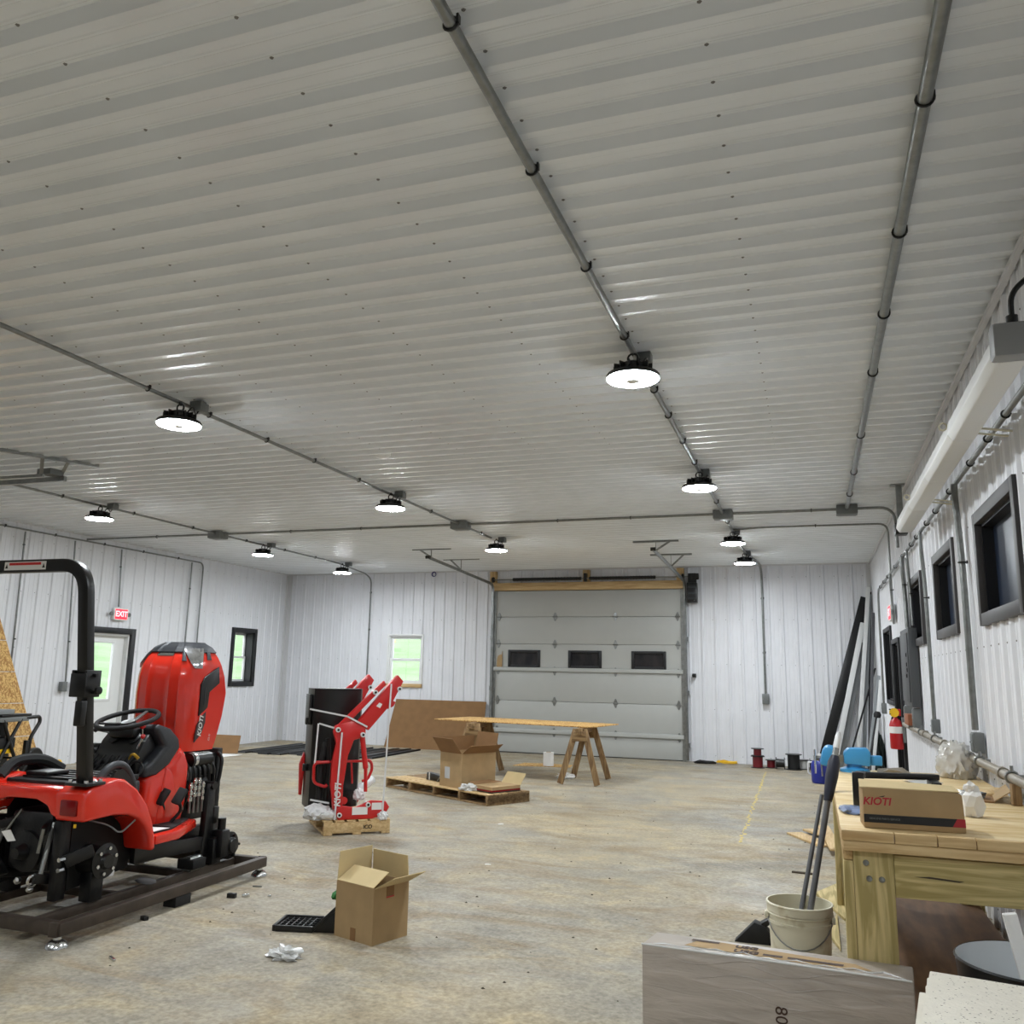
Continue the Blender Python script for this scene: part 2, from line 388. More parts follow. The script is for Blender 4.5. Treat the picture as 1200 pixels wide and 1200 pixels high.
# screw heads
def heads(pts, nrm, r=.009, h=.006):
    g = G(); n = V(nrm); a = n.orthogonal().normalized(); b = n.cross(a)
    for p in pts:
        p = V(p); g.add([p+(a*math.cos(t)+b*math.sin(t))*r for t in (0, 1.047, 2.094, 3.142, 4.189, 5.236)]+[p+n*h], [(0, 1, 6), (1, 2, 6), (2, 3, 6), (3, 4, 6), (4, 5, 6), (5, 0, 6)])
    return g
pts = []
for i in range(-15, 3):
    x = -.255+i*.7265
    if XL < x < XR:
        for k in range(-5, 71):
            y = 2.63+k*.198
            if y < YB-.1: pts.append((x, y, ZC))
o = heads(pts, (0, 0, -1)).build('screw_heads', m_screw, ceil); o['kind'] = 'stuff'
def wallscrews(parent, frame, u0, u1, c0, pitch, nrm, openings):
    pts = []
    k = int((u0-c0)/pitch)
    while c0+k*pitch < u1:
        u = c0+k*pitch-.05; k += 1
        if u < u0+.05: continue
        for v in (.12, .95, 1.78, 2.61, 3.4):
            if not any(o[0]-.12 < u < o[1]+.12 and o[2]-.12 < v < o[3]+.12 for o in openings): pts.append(frame(u, v, 0))
    o = heads(pts, nrm, .007).build('screw_heads', m_screw, parent); o['kind'] = 'stuff'
wallscrews(wl, fl, YN, YB, 10.048, .2455, (1, 0, 0), [DOOR1, WIN1]); wallscrews(wb, fb, XL, XR, -.023, .2435, (0, -1, 0), [WIN2, (-6.3, -2.1, 0, 3.5)])
wallscrews(wr, fr, 2, YB, 6.65, .2435, (-1, 0, 0), RW+[RW4, DOOR3])

# trims
g = G(); g.bb(XL, XL+.035, YN, YB, ZC-.045, ZC-.012); struct(g.build('trim_1', m_trim))
g = G(); g.bb(XR-.05, XR-.018, YN, YB, ZC-.06, ZC-.03); struct(g.build('trim_2', m_trim))
g = G(); g.bb(XL, XR, YB-.035, YB, ZC-.05, ZC-.015); struct(g.build('trim_3', m_trim))
g = G(); g.prism([(XL, YB), (XL+.11, YB), (XL+.11, YB-.024), (XL+.024, YB-.024), (XL+.024, YB-.09), (XL, YB-.09)], 'z', 0, ZC-.05); struct(g.build('trim_4', m_trim))
g = G(); g.prism([(XR, YB), (XR-.09, YB), (XR-.09, YB-.024), (XR-.024, YB-.024), (XR-.024, YB-.09), (XR, YB-.09)], 'z', 0, ZC-.05); struct(g.build('trim_5', m_trim))

def casing(parent, frame, o, wdt, prot, material, bottom=True, name='casing', left=True):
    u0, u1, v0, v1 = o
    def bx(a, b, c, d):
        return G().add([frame(x, y, z) for x in (a, b) for y in (c, d) for z in (-.005, prot)], [(0, 1, 3, 2), (4, 6, 7, 5), (0, 4, 5, 1), (2, 3, 7, 6), (0, 2, 6, 4), (1, 5, 7, 3)])
    if left: bx(u0-wdt, u0, v0-(wdt if bottom else 0), v1+wdt).build(name, material, parent, bevel=.003)
    bx(u1, u1+wdt, v0-(wdt if bottom else 0), v1+wdt).build(name, material, parent, bevel=.003)
    bx(u0, u1, v1, v1+wdt).build(name, material, parent, bevel=.003)
    if bottom: bx(u0, u1, v0-wdt, v0).build(name, material, parent, bevel=.003)
def jambs(parent, frame, o, depth, material, bottom=True, t=.018, name='jamb'):
    u0, u1, v0, v1 = o
    def bx(a, b, c, d):
        return G().add([frame(x, y, z) for x in (a, b) for y in (c, d) for z in (-depth, .0)], [(0, 1, 3, 2), (4, 6, 7, 5), (0, 4, 5, 1), (2, 3, 7, 6), (0, 2, 6, 4), (1, 5, 7, 3)])
    bx(u0, u0+t, v0, v1).build(name, material, parent); bx(u1-t, u1, v0, v1).build(name, material, parent); bx(u0+t, u1-t, v1-t, v1).build(name, material, parent)
    if bottom: bx(u0+t, u1-t, v0, v0+t).build(name, material, parent)
def fbox(frame, u0, u1, v0, v1, d0, d1, g=None):
    g = g or G(); return g.add([frame(x, y, z) for x in (u0, u1) for y in (v0, v1) for z in (d0, d1)], [(0, 1, 3, 2), (4, 6, 7, 5), (0, 4, 5, 1), (2, 3, 7, 6), (0, 2, 6, 4), (1, 5, 7, 3)])
def sash(parent, frame, u0, u1, v0, v1, d, material, wd=.04):
    g = G(); fbox(frame, u0, u0+wd, v0, v1, d-.02, d+.02, g); fbox(frame, u1-wd, u1, v0, v1, d-.02, d+.02, g)
    fbox(frame, u0+wd, u1-wd, v0, v0+wd, d-.02, d+.02, g); fbox(frame, u0+wd, u1-wd, v1-wd, v1, d-.02, d+.02, g)
    s = g.build('sash', material, parent, bevel=.003); fbox(frame, u0+wd, u1-wd, v0+wd, v1-wd, d-.004, d+.004).build('pane', m_pane, s)

# left wall window, back wall window
wn1 = sroot('window_1', (XL, (WIN1[0]+WIN1[1])/2, WIN1[2])); casing(wn1, fl, WIN1, .085, .035, m_trimblk); jambs(wn1, fl, WIN1, .22, m_trimblk)
a, b, c, d = WIN1; mz = (c+d)/2
sash(wn1, fl, a+.018, b-.018, c+.018, mz+.02, -.175, m_white); sash(wn1, fl, a+.018, b-.018, mz-.02, d-.018, -.20, m_white)
wn2 = sroot('window_2', ((WIN2[0]+WIN2[1])/2, YB, WIN2[2])); jambs(wn2, fb, WIN2, .15, m_white); a, b, c, d = WIN2; mz = (c+d)/2
sash(wn2, fb, a+.018, b-.018, c+.018, mz+.02, -.06, m_white, .05); sash(wn2, fb, a+.018, b-.018, mz-.02, d-.018, -.09, m_white, .05)
casing(wn2, fb, WIN2, .035, .024, m_white, bottom=False)
fbox(fb, a-.03, b+.03, c-.075, c-.002, -.005, .045).build('sill', m_wood['pine_x'], wn2, bevel=.004)

# left entry door
d1 = sroot('door_1', (XL, 11.53, 0)); casing(d1, fl, DOOR1, .10, .045, m_trimblk, bottom=False, left=False); jambs(d1, fl, DOOR1, .15, m_white, bottom=False, t=.03)
a, b, c, d = DOOR1; LT = (11.30, 11.78, .98, 1.92); g = G(); D0, D1 = -.13, -.085
for q in ((a+.03, LT[0], .012, 2.04), (LT[1], b-.03, .012, 2.04), (LT[0], LT[1], .012, LT[2]), (LT[0], LT[1], LT[3], 2.04)): fbox(fl, *q, D0, D1, g)
sl = g.build('door_slab', m_white, d1)
g = G()
for q in ((LT[0]-.03, LT[0]+.01, LT[2]-.03, LT[3]+.03), (LT[1]-.01, LT[1]+.03, LT[2]-.03, LT[3]+.03), (LT[0]+.01, LT[1]-.01, LT[2]-.03, LT[2]+.01), (LT[0]+.01, LT[1]-.01, LT[3]-.01, LT[3]+.03)): fbox(fl, *q, D1, D1+.012, g)
g.build('glass_frame', m_white, sl, bevel=.003); fbox(fl, LT[0], LT[1], LT[2], LT[3], -.11, -.104).build('pane', m_pane, sl)
g = G(); g.cyl(fl(11.12, 1.0, D1), fl(11.12, 1.0, D1+.05), .012); g.lathe([(0, 0), (.026, .006), (.028, .025), (.012, .04), (0, .042)], fl(11.12, 1.0, D1+.035), (1, 0, 0), 14); g.build('door_knob', m_chrome, sl)
g = G(); fbox(fl, a, b, 0, .014, -.15, .0, g); g.build('threshold', m_galv, d1)

# right wall windows with deep dark reveals
for i, o in enumerate(RW):
    wn = sroot('window_%d' % (3+i), (XR, (o[0]+o[1])/2, o[2])); casing(wn, fr, o, .075, .04, m_trimgrey); jambs(wn, fr, o, .15, m_trimblk)
    u0, u1, v0, v1 = o; mid = u0+(u1-u0)*.62
    fbox(fr, u0+.018, u1-.018, v0+.018, v1-.018, -.074, -.066).build('pane', m_navy, wn)
wn = sroot('window_6', (XR, (RW4[0]+RW4[1])/2, RW4[2])); casing(wn, fr, RW4, .06, .045, m_trimblk); jambs(wn, fr, RW4, .15, m_trimblk)
fbox(fr, RW4[0]+.018, RW4[1]-.018, RW4[2]+.018, RW4[3]-.018, -.146, -.136).build('pane', m_navy, wn)
d3 = sroot('door_3', (XR, 12.43, 0)); casing(d3, fr, DOOR3, .06, .045, m_trimblk, bottom=False); jambs(d3, fr, DOOR3, .15, m_trimblk, bottom=False)
sl = fbox(fr, DOOR3[0]+.02, DOOR3[1]-.02, .01, 2.01, -.13, -.085).build('door_slab', m_trimblk, d3, bevel=.004)
g = G(); g.cyl(fr(12.12, .98, -.085), fr(12.12, .98, .02), .012); g.lathe([(0, 0), (.028, .006), (.03, .028), (.014, .045), (0, .047)], fr(12.12, .98, .0), (-1, 0, 0), 14); g.build('door_knob', m_chrome, sl)

# ---------------------------------------------------------------- overhead door on the back wall
GX0, GX1, GY = -6.10, -2.36, 16.60
d2 = sroot('door_2', ((GX0+GX1)/2, GY, 0)); zs = [.012, .42, 1.01, 1.60, 2.125, 2.665, 3.19]
GW = [(-5.83, -5.15), (-4.575, -3.90), (-3.315, -2.645)]; WZ = (1.655, 2.005)
for i in range(6):
    z0, z1 = zs[i]+.003, zs[i+1]-.003; g = G()
    if i == 3:
        xs = [GX0]+[x for q in GW for x in (q[0]+.05, q[1]-.05)]+[GX1]
        for k in range(0, 8, 2): g.bb(xs[k], xs[k+1], GY, GY+.05, z0, z1)
        for q in GW: g.bb(q[0]+.05, q[1]-.05, GY, GY+.05, z0, WZ[0]+.05); g.bb(q[0]+.05, q[1]-.05, GY, GY+.05, WZ[1]-.05, z1)
        p = g.build('door_section', m_doorwhite, d2)
        for q in GW:
            f = G()
            x0, x1 = q; t = .055
            for (a, b, c, d) in ((x0, x0+t, *WZ), (x1-t, x1, *WZ), (x0+t, x1-t, WZ[0], WZ[0]+t), (x0+t, x1-t, WZ[1]-t, WZ[1])): f.bb(a, b, GY-.022, GY+.01, c, d)
            f.build('window_frame', m_trimblk, p, bevel=.008)
            G().bb(x0+t, x1-t, GY+.012, GY+.02, WZ[0]+t, WZ[1]-t).build('pane', m_navyb if False else mat('smoked_glass', (58, 56, 56), .12, col2=(34, 34, 38), scale=3, stretch=(2, 1, 1)), p)
    else:
        g.bb(GX0, GX1, GY, GY+.05, z0, z1); p = g.build('door_section', m_doorwhite, d2, bevel=.004)
    if i:      # hinges on the seam below this section
        for x in (-4.85, -3.625, GX0+.06, GX1-.06):
            h = G(); zz = zs[i]; h.prism([(x-.012, zz-.085), (x+.012, zz-.085), (x+.045, zz), (x+.012, zz+.085), (x-.012, zz+.085), (x-.045, zz)], 'y', GY-.012, GY)
            h.cyl((x-.05, GY-.014, zz), (x+.05, GY-.014, zz), .011, n=8); h.build('hinge', m_galv, p)
for z in (1.625, .43):
    g = G(); g.prism([(GY, z-.045), (GY-.05, z-.035), (GY-.05, z+.03), (GY, z+.045)], 'x', GX0-.03, GX1+.03); g.build('strut', m_doorwhite, d2, bevel=.004)
g = G(); g.bb(GX0, GX1, GY, GY+.05, 0, .012); g.build('bottom_seal', m_blkmat, d2)
g = G(); g.prism([(GX0-.06, 0), (GX0, 0), (GX0, 3.19), (GX0-.06, 3.19)], 'y', GY-.02, YB-.02); g.build('jamb', m_galv, d2)
g = G(); g.prism([(GX1, 0), (GX1+.06, 0), (GX1+.06, 3.19), (GX1, 3.19)], 'y', GY-.02, YB-.02); g.build('jamb', m_galv, d2)
G().bb(-6.22, -2.29, GY-.01, YB-.02, 3.20, 3.36).build('header_board', m_wood['pine_x'], d2, bevel=.006)
for x in (-6.2, -4.22, -2.36): G().bb(x-.07, x+.07, GY+.01, YB-.02, 3.36, 3.60).build('pad_board', m_wood['pine_z'], d2, bevel=.004)

def door_track(label, x, ytop, zend, yend, hang, sgn):
    t = thing('door_track', label, 'track', (x, GY-.04, 0), 'overhead door tracks')
    path = rounded([(x, GY-.05, .02), (x, GY-.05, 3.33), (x, yend, zend)], .18, 8)
    g = G(); g.tube(path, .03, 6); g.build('track_rail', m_galv, t)
    g = G(); g.bb(x-.045, x+.045, GY-.03, YB-.02, .25, .33)
    for z in (1.2, 2.2): g.bb(x-.045, x+.045, GY-.03, YB-.02, z, z+.08)
    g.each('wall_bracket', m_galv, t)
    for y in hang:
        z = 3.33+(zend-3.33)*(GY-.05-y)/(GY-.05-yend)
        g = G(); g.bb(x-.36, x+.36, y-.018, y+.018, ZC-.05, ZC-.022); g.build('ceiling_angle', m_galv, t)
        g = G(); g.bar((x, y, z), (x, y, ZC-.04), .03, .006, (1, 0, 0)); g.bar((x, y, z+.02), (x+sgn*.22, y, ZC-.04), .03, .006, (0, 1, 0)); g.each('hanger_strap', m_galv, t)
    g = G(); g.cyl((x-.04, yend+.02, zend), (x+.04, yend+.02, zend), .03, n=10); g.build('end_bumper', m_blk, t)
    return t
door_track('galvanised overhead door track rising left of the white garage door', -6.17, 3.33, 3.47, 13.3, (13.45, 14.8), -1)
door_track('galvanised overhead door track beside the black door opener', -2.27, 3.33, 3.47, 13.1, (13.35, 14.9), 1)

t = thing('torsion_spring', 'black torsion spring on a shaft above the white garage door', 'spring', (-4.22, GY-.06, 3.42))
g = G(); g.cyl((-6.2, GY-.06, 3.42), (-2.2, GY-.06, 3.42), .013, n=10); g.build('shaft', m_galv, t)
for a, b in ((-5.74, -4.30), (-4.14, -2.82)):
    g = G(); n = 46
    g.lathe([(.035 if k % 2 else .030, a+(b-a)*k/n) for k in range(n+1)], (0, GY-.06, 3.42), (1, 0, 0), 12); g.build('spring_coil', m_blk, t)
for x in (-6.17, -2.30):
    g = G(); g.lathe([(.03, -.02), (.055, -.02), (.06, .0), (.055, .02), (.03, .02)], (x, GY-.06, 3.42), (1, 0, 0), 16); g.build('cable_drum', m_blk, t)
g = G(); g.bb(-4.25, -4.19, GY-.09, GY, 3.36, 3.52); g.build('center_bracket', m_blk, t)
t = thing('door_opener', 'black motor opener mounted at the top right of the garage door', 'door opener', (-2.12, GY-.1, 2.9))
g = G(); g.bb(-2.22, -2.03, GY-.14, GY+.02, 2.92, 3.30); g.build('housing', m_blk, t, bevel=.012)
g = G(); g.bb(-2.2, -2.05, GY-.10, GY+.02, 3.30, 3.48); g.cyl((-2.125, GY-.06, 3.42), (-2.0, GY-.06, 3.42), .06); g.build('gearbox', m_blkmat, t, bevel=.006)
for z in (2.98, 3.08, 3.2):
    g = G(); g.bb(-2.20, -2.05, GY-.147, GY-.14, z, z+.035); g.build('cover_rib', m_dkgrey, t)
g = G(); g.cyl((-2.08, GY-.145, 2.96), (-2.08, GY-.138, 2.96), .008, n=8); g.build('indicator', m_chrome, t)
t = thing('door_sensor', 'small black photo sensor bracket right of the garage door', 'sensor', (-2.12, 16.64, 1.52))
g = G(); g.bb(-2.16, -2.10, 16.58, YB-.02, 1.53, 1.60); g.build('body', m_blk, t, bevel=.006)
g = G(); g.lathe([(0, 0), (.03, .0), (.034, .02), (.02, .03), (0, .032)], (-2.13, 16.58, 1.565), (0, -1, 0), 14); g.build('lens', m_blk, t)
tag(G().prism([(-6.06, 1.66), (-5.95, 1.66), (-5.95, 1.98), (-5.965, 1.9), (-5.99, 1.91), (-6.04, 1.88), (-6.06, 1.8)], 'y', GY-.03, GY-.012).build('cardboard_scrap', m_card), 'torn cardboard scrap stuck on the garage door left edge', 'cardboard')
# ================================================================== ceiling and wall services
def clamp_mesh(r):
    g = G(); g.torus((0, 0, 0), r+.003, .0055, (0, 1, 0), 14, 6); g.box((r+.005, 0, .01), (.008, .02, .03)); return g
CLAMPS = {}
def conduit(label, path, r, clamps=(), rr=.16, name='conduit', axis='y', group='conduit runs', mt=None):
    p = [V(q) for q in path]; t = thing(name, label, 'conduit', p[0], group)
    g = G(); g.tube(rounded(p, rr, 6), r, 10); g.build('pipe', mt or m_conduit, t)
    for c in clamps:
        if r not in CLAMPS:
            CLAMPS[r] = part_at(clamp_mesh(r), 'pipe_clamp', m_blk, t, c)
            o = CLAMPS[r]
        else: o = share(CLAMPS[r], t, c)
        o.rotation_euler = {'y': (0, 0, 0), 'x': (0, 0, math.pi/2), 'z': (math.pi/2, 0, 0)}[axis]
    return t
ZP = 3.59
cA = conduit('grey ceiling conduit feeding the right-hand row of lights', [(-1.01, YN+.1, ZP), (-1.01, 14.6, ZP), (-.86, 16.1, ZP), (-.855, 16.66, 3.5), (-.855, 16.66, 1.26)], .021,
             [(-1.01, y, ZP) for y in (1.3, 2.2, 3.05, 3.95, 4.9, 5.95, 6.6, 7.4, 8.2, 9.3, 10.2, 11.6, 13.4)]+[(-.855, 16.66, 3.0), (-.855, 16.66, 2.0)], .2)
cR = conduit('thick grey ceiling conduit nearest the right wall', [(.457, YN+.1, ZP), (.457, 10.95, ZP)], .026, [(.457, y, ZP) for y in (1.2, 2.1, 3.05, 4.03, 4.99, 5.99, 7.6, 9.0, 10.1)])
cB = conduit('thin ceiling conduit feeding the middle row of lights', [(-4.62, YN+.1, ZP), (-4.62, 12.25, ZP)], .016, [(-4.62, y, ZP) for y in (2.4, 3.55, 4.9, 5.6, 6.4, 7.2, 8.1, 9.0, 10.0, 11.8)])
cC = conduit('thin ceiling conduit feeding the left-hand row of lights', [(-8.7, 4.5, ZP), (-8.7, 14.6, ZP), (-9.06, 16.4, ZP), (-9.06, 16.67, 3.5), (-9.06, 16.67, 1.1)], .015,
             [(-8.7, y, ZP) for y in (7.0, 8.0, 9.2, 10.4, 11.7, 12.8, 13.8)]+[(-9.06, 16.67, 3.2), (-9.06, 16.67, 2.4)], .2)
cX = conduit('conduit crossing the ceiling from the left wall to the right wall', [(-11.15, 10.84, 3.56), (-10.7, 11.02, ZP), (.62, 11.02, ZP), (.99, 11.02, ZP), (1.0, 11.02, 3.1)], .018,
             [(x, 11.02, ZP) for x in (-9.9, -7.4, -6.2, -3.2, -2.2, .05)], .3, axis='x')
cY = conduit('short ceiling conduit running from a lamp box to the right wall', [(-1.01, 12.3, ZP), (-.6, 12.15, ZP), (.75, 12.2, ZP), (1.0, 12.2, ZP), (1.0, 12.2, 2.5)], .014, [(.1, 12.18, ZP)], .3, axis='x')
# left wall services
conduit('horizontal conduit high along the left wall', [(-11.14, 6.8, 3.53), (-11.14, 13.72, 3.53), (-11.14, 13.72, 1.1)], .013, [(-11.14, y, 3.53) for y in (8.6, 9.3, 10.2, 11.2, 12.1, 13.0)], .12)
conduit('leftmost vertical conduit on the left wall beside the leaning boards', [(-11.14, 9.66, 3.5), (-11.14, 9.70, 1.2)], .013, [(-11.14, 9.66, 3.3), (-11.14, 9.7, 1.9)], axis='z')
conduit('vertical conduit dropping to the outlet left of the entry door', [(-11.14, 10.6, 3.5), (-11.14, 10.72, 1.28)], .013, [(-11.14, 10.62, 3.0), (-11.14, 10.7, 1.9)], axis='z')
conduit('vertical conduit dropping to the red exit sign over the entry door', [(-11.14, 11.6, 3.5), (-11.14, 11.66, 2.52)], .013, [(-11.14, 11.61, 3.2)], axis='z')
conduit('vertical conduit on the left wall behind the raised tractor hood', [(-11.14, 13.39, 3.5), (-11.14, 13.39, 1.1)], .013, [(-11.14, 13.39, 3.0)], axis='z')
# right wall services
XC = XR-.055
conduit('long horizontal conduit high along the right wall', [(XC, 3.0, 2.93), (XC, 14.45, 2.93), (XC, 14.6, 2.85), (XC, 14.75, 1.2)], .017, [(XC, y, 2.93) for y in (4.1, 4.9, 5.4, 6.0, 6.9, 7.7, 8.3, 9.1, 9.6, 10.5, 11.5, 12.6, 13.3, 14.0)], .12)
def drop(label, y, z1, r, zc, y1=None, mt=None):
    y1 = y if y1 is None else y1
    conduit(label, [(XC-.02, y, 2.91), (XC-.02, y, 2.78), (XC-.005, y+.03, 2.5), (XC-.005, y1, 2.2), (XC-.005, y1, z1)], r, [(XC-.005, y1, zc)], .2, axis='z')
drop('vertical conduit between the two nearest dark windows', 6.55, 1.24, .022, 2.36); drop('vertical conduit between the second and third dark windows', 8.66, 1.22, .018, 2.3)
drop('vertical conduit entering the top of the electrical panel near side', 9.9, 2.12, .016, 2.45); drop('vertical conduit entering the top of the electrical panel far side', 10.45, 2.12, .024, 2.6)
drop('vertical conduit beside the right wall exit sign', 12.1, 2.5, .014, 2.7)
def jbox(name, label, c, sz, group, mt=None, cover=(0, 0, -1)):
    t = thing(name, label, 'junction box', (c[0], c[1], c[2]-sz[2]/2), group)
    g = G(); g.box(c, sz); g.build('box_body', mt or m_greybox, t, bevel=.005)
    n = V(cover); k = [i for i in range(3) if abs(cover[i]) > .5][0]; s2 = [s*.86 for s in sz]; s2[k] = .006
    g = G(); g.box(V(c)+n*(sz[k]/2+.003), s2); cv = g.build('cover_plate', mt or m_greybox, t, bevel=.002)
    g = G(); ax = [i for i in range(3) if i != k]
    for s in (-1, 1):
        p = V(c)+n*(sz[k]/2+.007); p[ax[0]] += s*sz[ax[0]]*.34; g.cyl(p, p+n*.004, .006, n=8)
    g.each('cover_screw', m_chrome, cv); return t
for x, s in ((-8.72, 'on the left lighting conduit'), (-4.62, 'on the middle lighting conduit'), (-1.01, 'on the right lighting conduit'), (.457, 'nearest the right wall')):
    jbox('junction_box', 'square grey ceiling junction box %s where conduits cross' % s, (x, 11.02, 3.575), (.24, .2, .11), 'ceiling crossing boxes')
# outlets and switch boxes
def outlet(label, c, sz, cover): return jbox('outlet_box', label, c, sz, 'wall outlet boxes', m_greybox if sz[1] > .1 else m_greybox, cover)
outlet('grey outlet box on the right wall nearest the workbench', (XR-.05, 6.55, 1.16), (.065, .11, .13), (-1, 0, 0))
outlet('grey outlet box on the right wall left of the nearest outlet', (XR-.05, 8.66, 1.16), (.06, .11, .12), (-1, 0, 0))
outlet('small grey outlet box far along the right wall by the leaning trim', (XR-.05, 14.75, 1.12), (.07, .11, .16), (-1, 0, 0))
outlet('pale outlet box on the back wall right of the garage door', (-.855, 16.64, 1.17), (.12, .08, .18), (0, -1, 0))
outlet('grey outlet box on the left wall by the leaning boards', (-11.14, 10.68, 1.2), (.07, .11, .15), (1, 0, 0))
outlet('grey switch box on the left wall beside the entry door', (-11.14, 10.9, 1.2), (.07, .11, .15), (1, 0, 0))
outlet('grey box directly below the electrical panel near side', (XR-.06, 10.05, 1.17), (.08, .1, .2), (-1, 0, 0))
outlet('grey box directly below the electrical panel far side', (XR-.06, 10.95, 1.17), (.08, .1, .2), (-1, 0, 0))
tag(G().bb(XR-.14, XR-.03, 10.15, 10.55, 1.088, 1.2).build('wood_block', mat('red_brown_wood', (150, 90, 60), .7), bevel=.004), 'reddish brown block on the right wall under the panel', 'block')

t = thing('electrical_panel', 'tall grey electrical panel on the right wall', 'electrical panel', (XR-.06, 10.4, 1.27))
g = G(); g.bb(XR-.11, XR-.02, 9.95, 10.78, 1.28, 2.1); g.build('cabinet', m_greybox if False else mat('panel_grey', (74, 76, 78), .5), t, bevel=.006)
dr = G().bb(XR-.122, XR-.11, 10.0, 10.73, 1.33, 2.05).build('panel_door', MATS['panel_grey'], t, bevel=.004)
for y, z in ((10.05, 1.82), (10.05, 1.72), (10.02, 1.66), (10.08, 1.6), (10.14, 1.6)):
    G().bb(XR-.132, XR-.122, y+.06-.02, y+.08, z-.02, z+.02).build('latch', m_blk, dr, bevel=.003)

# exit signs
def exit_sign(label, c, n, right):
    c, n, right = V(c), V(n), V(right); t = thing('exit_sign', label, 'exit sign', c-V((0, 0, .1)), 'exit signs')
    R = Matrix((right, n, V((0, 0, 1)))).transposed()
    G().box(c+n*.03, (.32, .06, .21), R).build('housing', m_white, t, bevel=.008)
    G().box(c+n*.062, (.27, .004, .165), R).build('lit_face', m_exit, t)
    text('EXIT', .13, c+n*.066, right, (0, 0, 1), m_exitw, t, bold=.004)
    for s in (-1, 1):
        g = G(); g.cyl(c+right*s*.16+n*.03, c+right*s*.20+n*.03, .014, n=8); g.lathe([(.02, 0), (.036, .012), (.036, .03), (0, .034)], c+right*s*.2+n*.02, n, 12); g.build('lamp_head', m_greybox, t)
exit_sign('lit red exit sign above the left entry door', (XL+.025, 11.7, 2.40), (1, 0, 0), (0, 1, 0))
exit_sign('exit sign seen edge-on on the right wall past the panel', (XR-.03, 12.3, 2.42), (-1, 0, 0), (0, -1, 0))

# ---------------------------------------------------------------- high-bay lights
def lamp(label, loc):
    x, y, z = loc; t = thing('high_bay_light', label, 'light', loc, 'round LED high-bay lights')
    g = G(); g.lathe([(.166, -.006), (.170, -.004), (.170, .012), (.164, .022), (.12, .034), (.09, .046), (.0, .05)], (x, y, z), n=32); g.build('rim', m_blk, t)
    g = G(); g.lathe([(.166, -.005), (.161, -.0125), (.140, -.0145), (.052, -.0145), (.048, -.004), (.048, .006)], (x, y, z), n=32); g.build('diffuser', m_glow, t)
    g = G(); g.lathe([(.048, -.004), (.044, -.024), (.03, -.028), (0, -.028)], (x, y, z), n=20); g.build('sensor_dome', m_white, t)
    for k in range(12):
        a = 2*math.pi*k/12; d = V((math.cos(a), math.sin(a), 0)); g = G(); g.bar(V((x, y, z+.066))+d*.05, V((x, y, z+.066))+d*.125, .008, .04)
        if k == 0: f0 = part_at(G().bar((.05, 0, .066), (.125, 0, .066), .008, .04), 'heat_sink_fin', m_blk, t, loc)
        else: share(f0, t, loc, (0, 0, a))
    g = G(); g.lathe([(.085, .05), (.085, .085), (.06, .10), (.0, .10)], (x, y, z), n=20); g.build('driver_case', m_blk, t)
    g = G(); g.torus((x, y, z+.13), .032, .007, (0, 1, 0), 16, 6); g.build('hook', m_blk, t)
    zt = ZP-.02-z
    g = G(); g.torus((x, y, z+.165), .014, .005, (1, 0, 0), 12, 6); g.cyl((x, y, z+.178), (x, y, ZP-.01), .005, n=6); g.build('chain', m_blk, t)
    g = G(); g.bb(x-.02, x+.09, y+.12, y+.22, ZP-.035, ZP+.045); g.build('junction_box', m_greybox, t, bevel=.004)
    g = G(); g.tube(rounded([(x+.05, y+.02, z+.09), (x+.09, y+.03, z+.15), (x+.05, y+.12, ZP-.08), (x+.04, y+.16, ZP-.03)], .05, 5), .006, 6); g.build('power_cord', m_blk, t)
    return t
ZL = 3.41
L0 = lamp('nearest round high-bay light in view in the right-hand row', (-1.01, 5.16, ZL))
for lab, x, y in (('second round high-bay light in the right-hand row', -1.01, 8.55), ('third round high-bay light in the right-hand row, past the crossing conduit', -1.01, 12.35),
                  ('farthest round high-bay light in the right-hand row by the back wall', -1.01, 14.6),
                  ('nearest round high-bay light in view in the middle row', -4.60, 5.24), ('second round high-bay light in the middle row', -4.58, 8.8), ('farthest round high-bay light in the middle row, before the garage door', -4.57, 12.35),
                  ('nearest round high-bay light in view in the left-hand row', -8.66, 8.58), ('middle round high-bay light in the left-hand row', -8.64, 12.1), ('farthest round high-bay light in the left-hand row by the back corner', -8.64, 14.7)):
    dup(L0, (x, y, ZL), lab)
for lab, x, y in (('unseen shaded high-bay light added in the right-hand row overhead', -1.01, .9), ('unseen shaded high-bay light added in the middle row overhead', -4.6, .9), ('unseen shaded high-bay light added in the left-hand row overhead', -8.7, 1.2),
                  ('unseen shaded high-bay light added in the right-hand row, farther behind the camera', -1.01, -1.7), ('unseen shaded high-bay light added in the middle row, farther behind the camera', -4.6, -1.7)):
    r_ = dup(L0, (x, y, ZL), lab)          # unseen lamps added to light the foreground; added black skirts block sideways light
    G().lathe([(.172, .02), (.176, -.02), (.215, -.10), (.218, -.10), (.180, -.018), (.176, .02)], (x, y, ZL), n=32, closed=True).build('added_light_shield', m_blk, r_)
g = G(); g.lathe([(.085, 0), (.085, -.018), (.06, -.04), (0, -.045)], (-3.95, 7.36, ZC), n=24); tag(g.build('smoke_detector', m_white), 'small round white smoke detector on the ceiling', 'smoke detector')

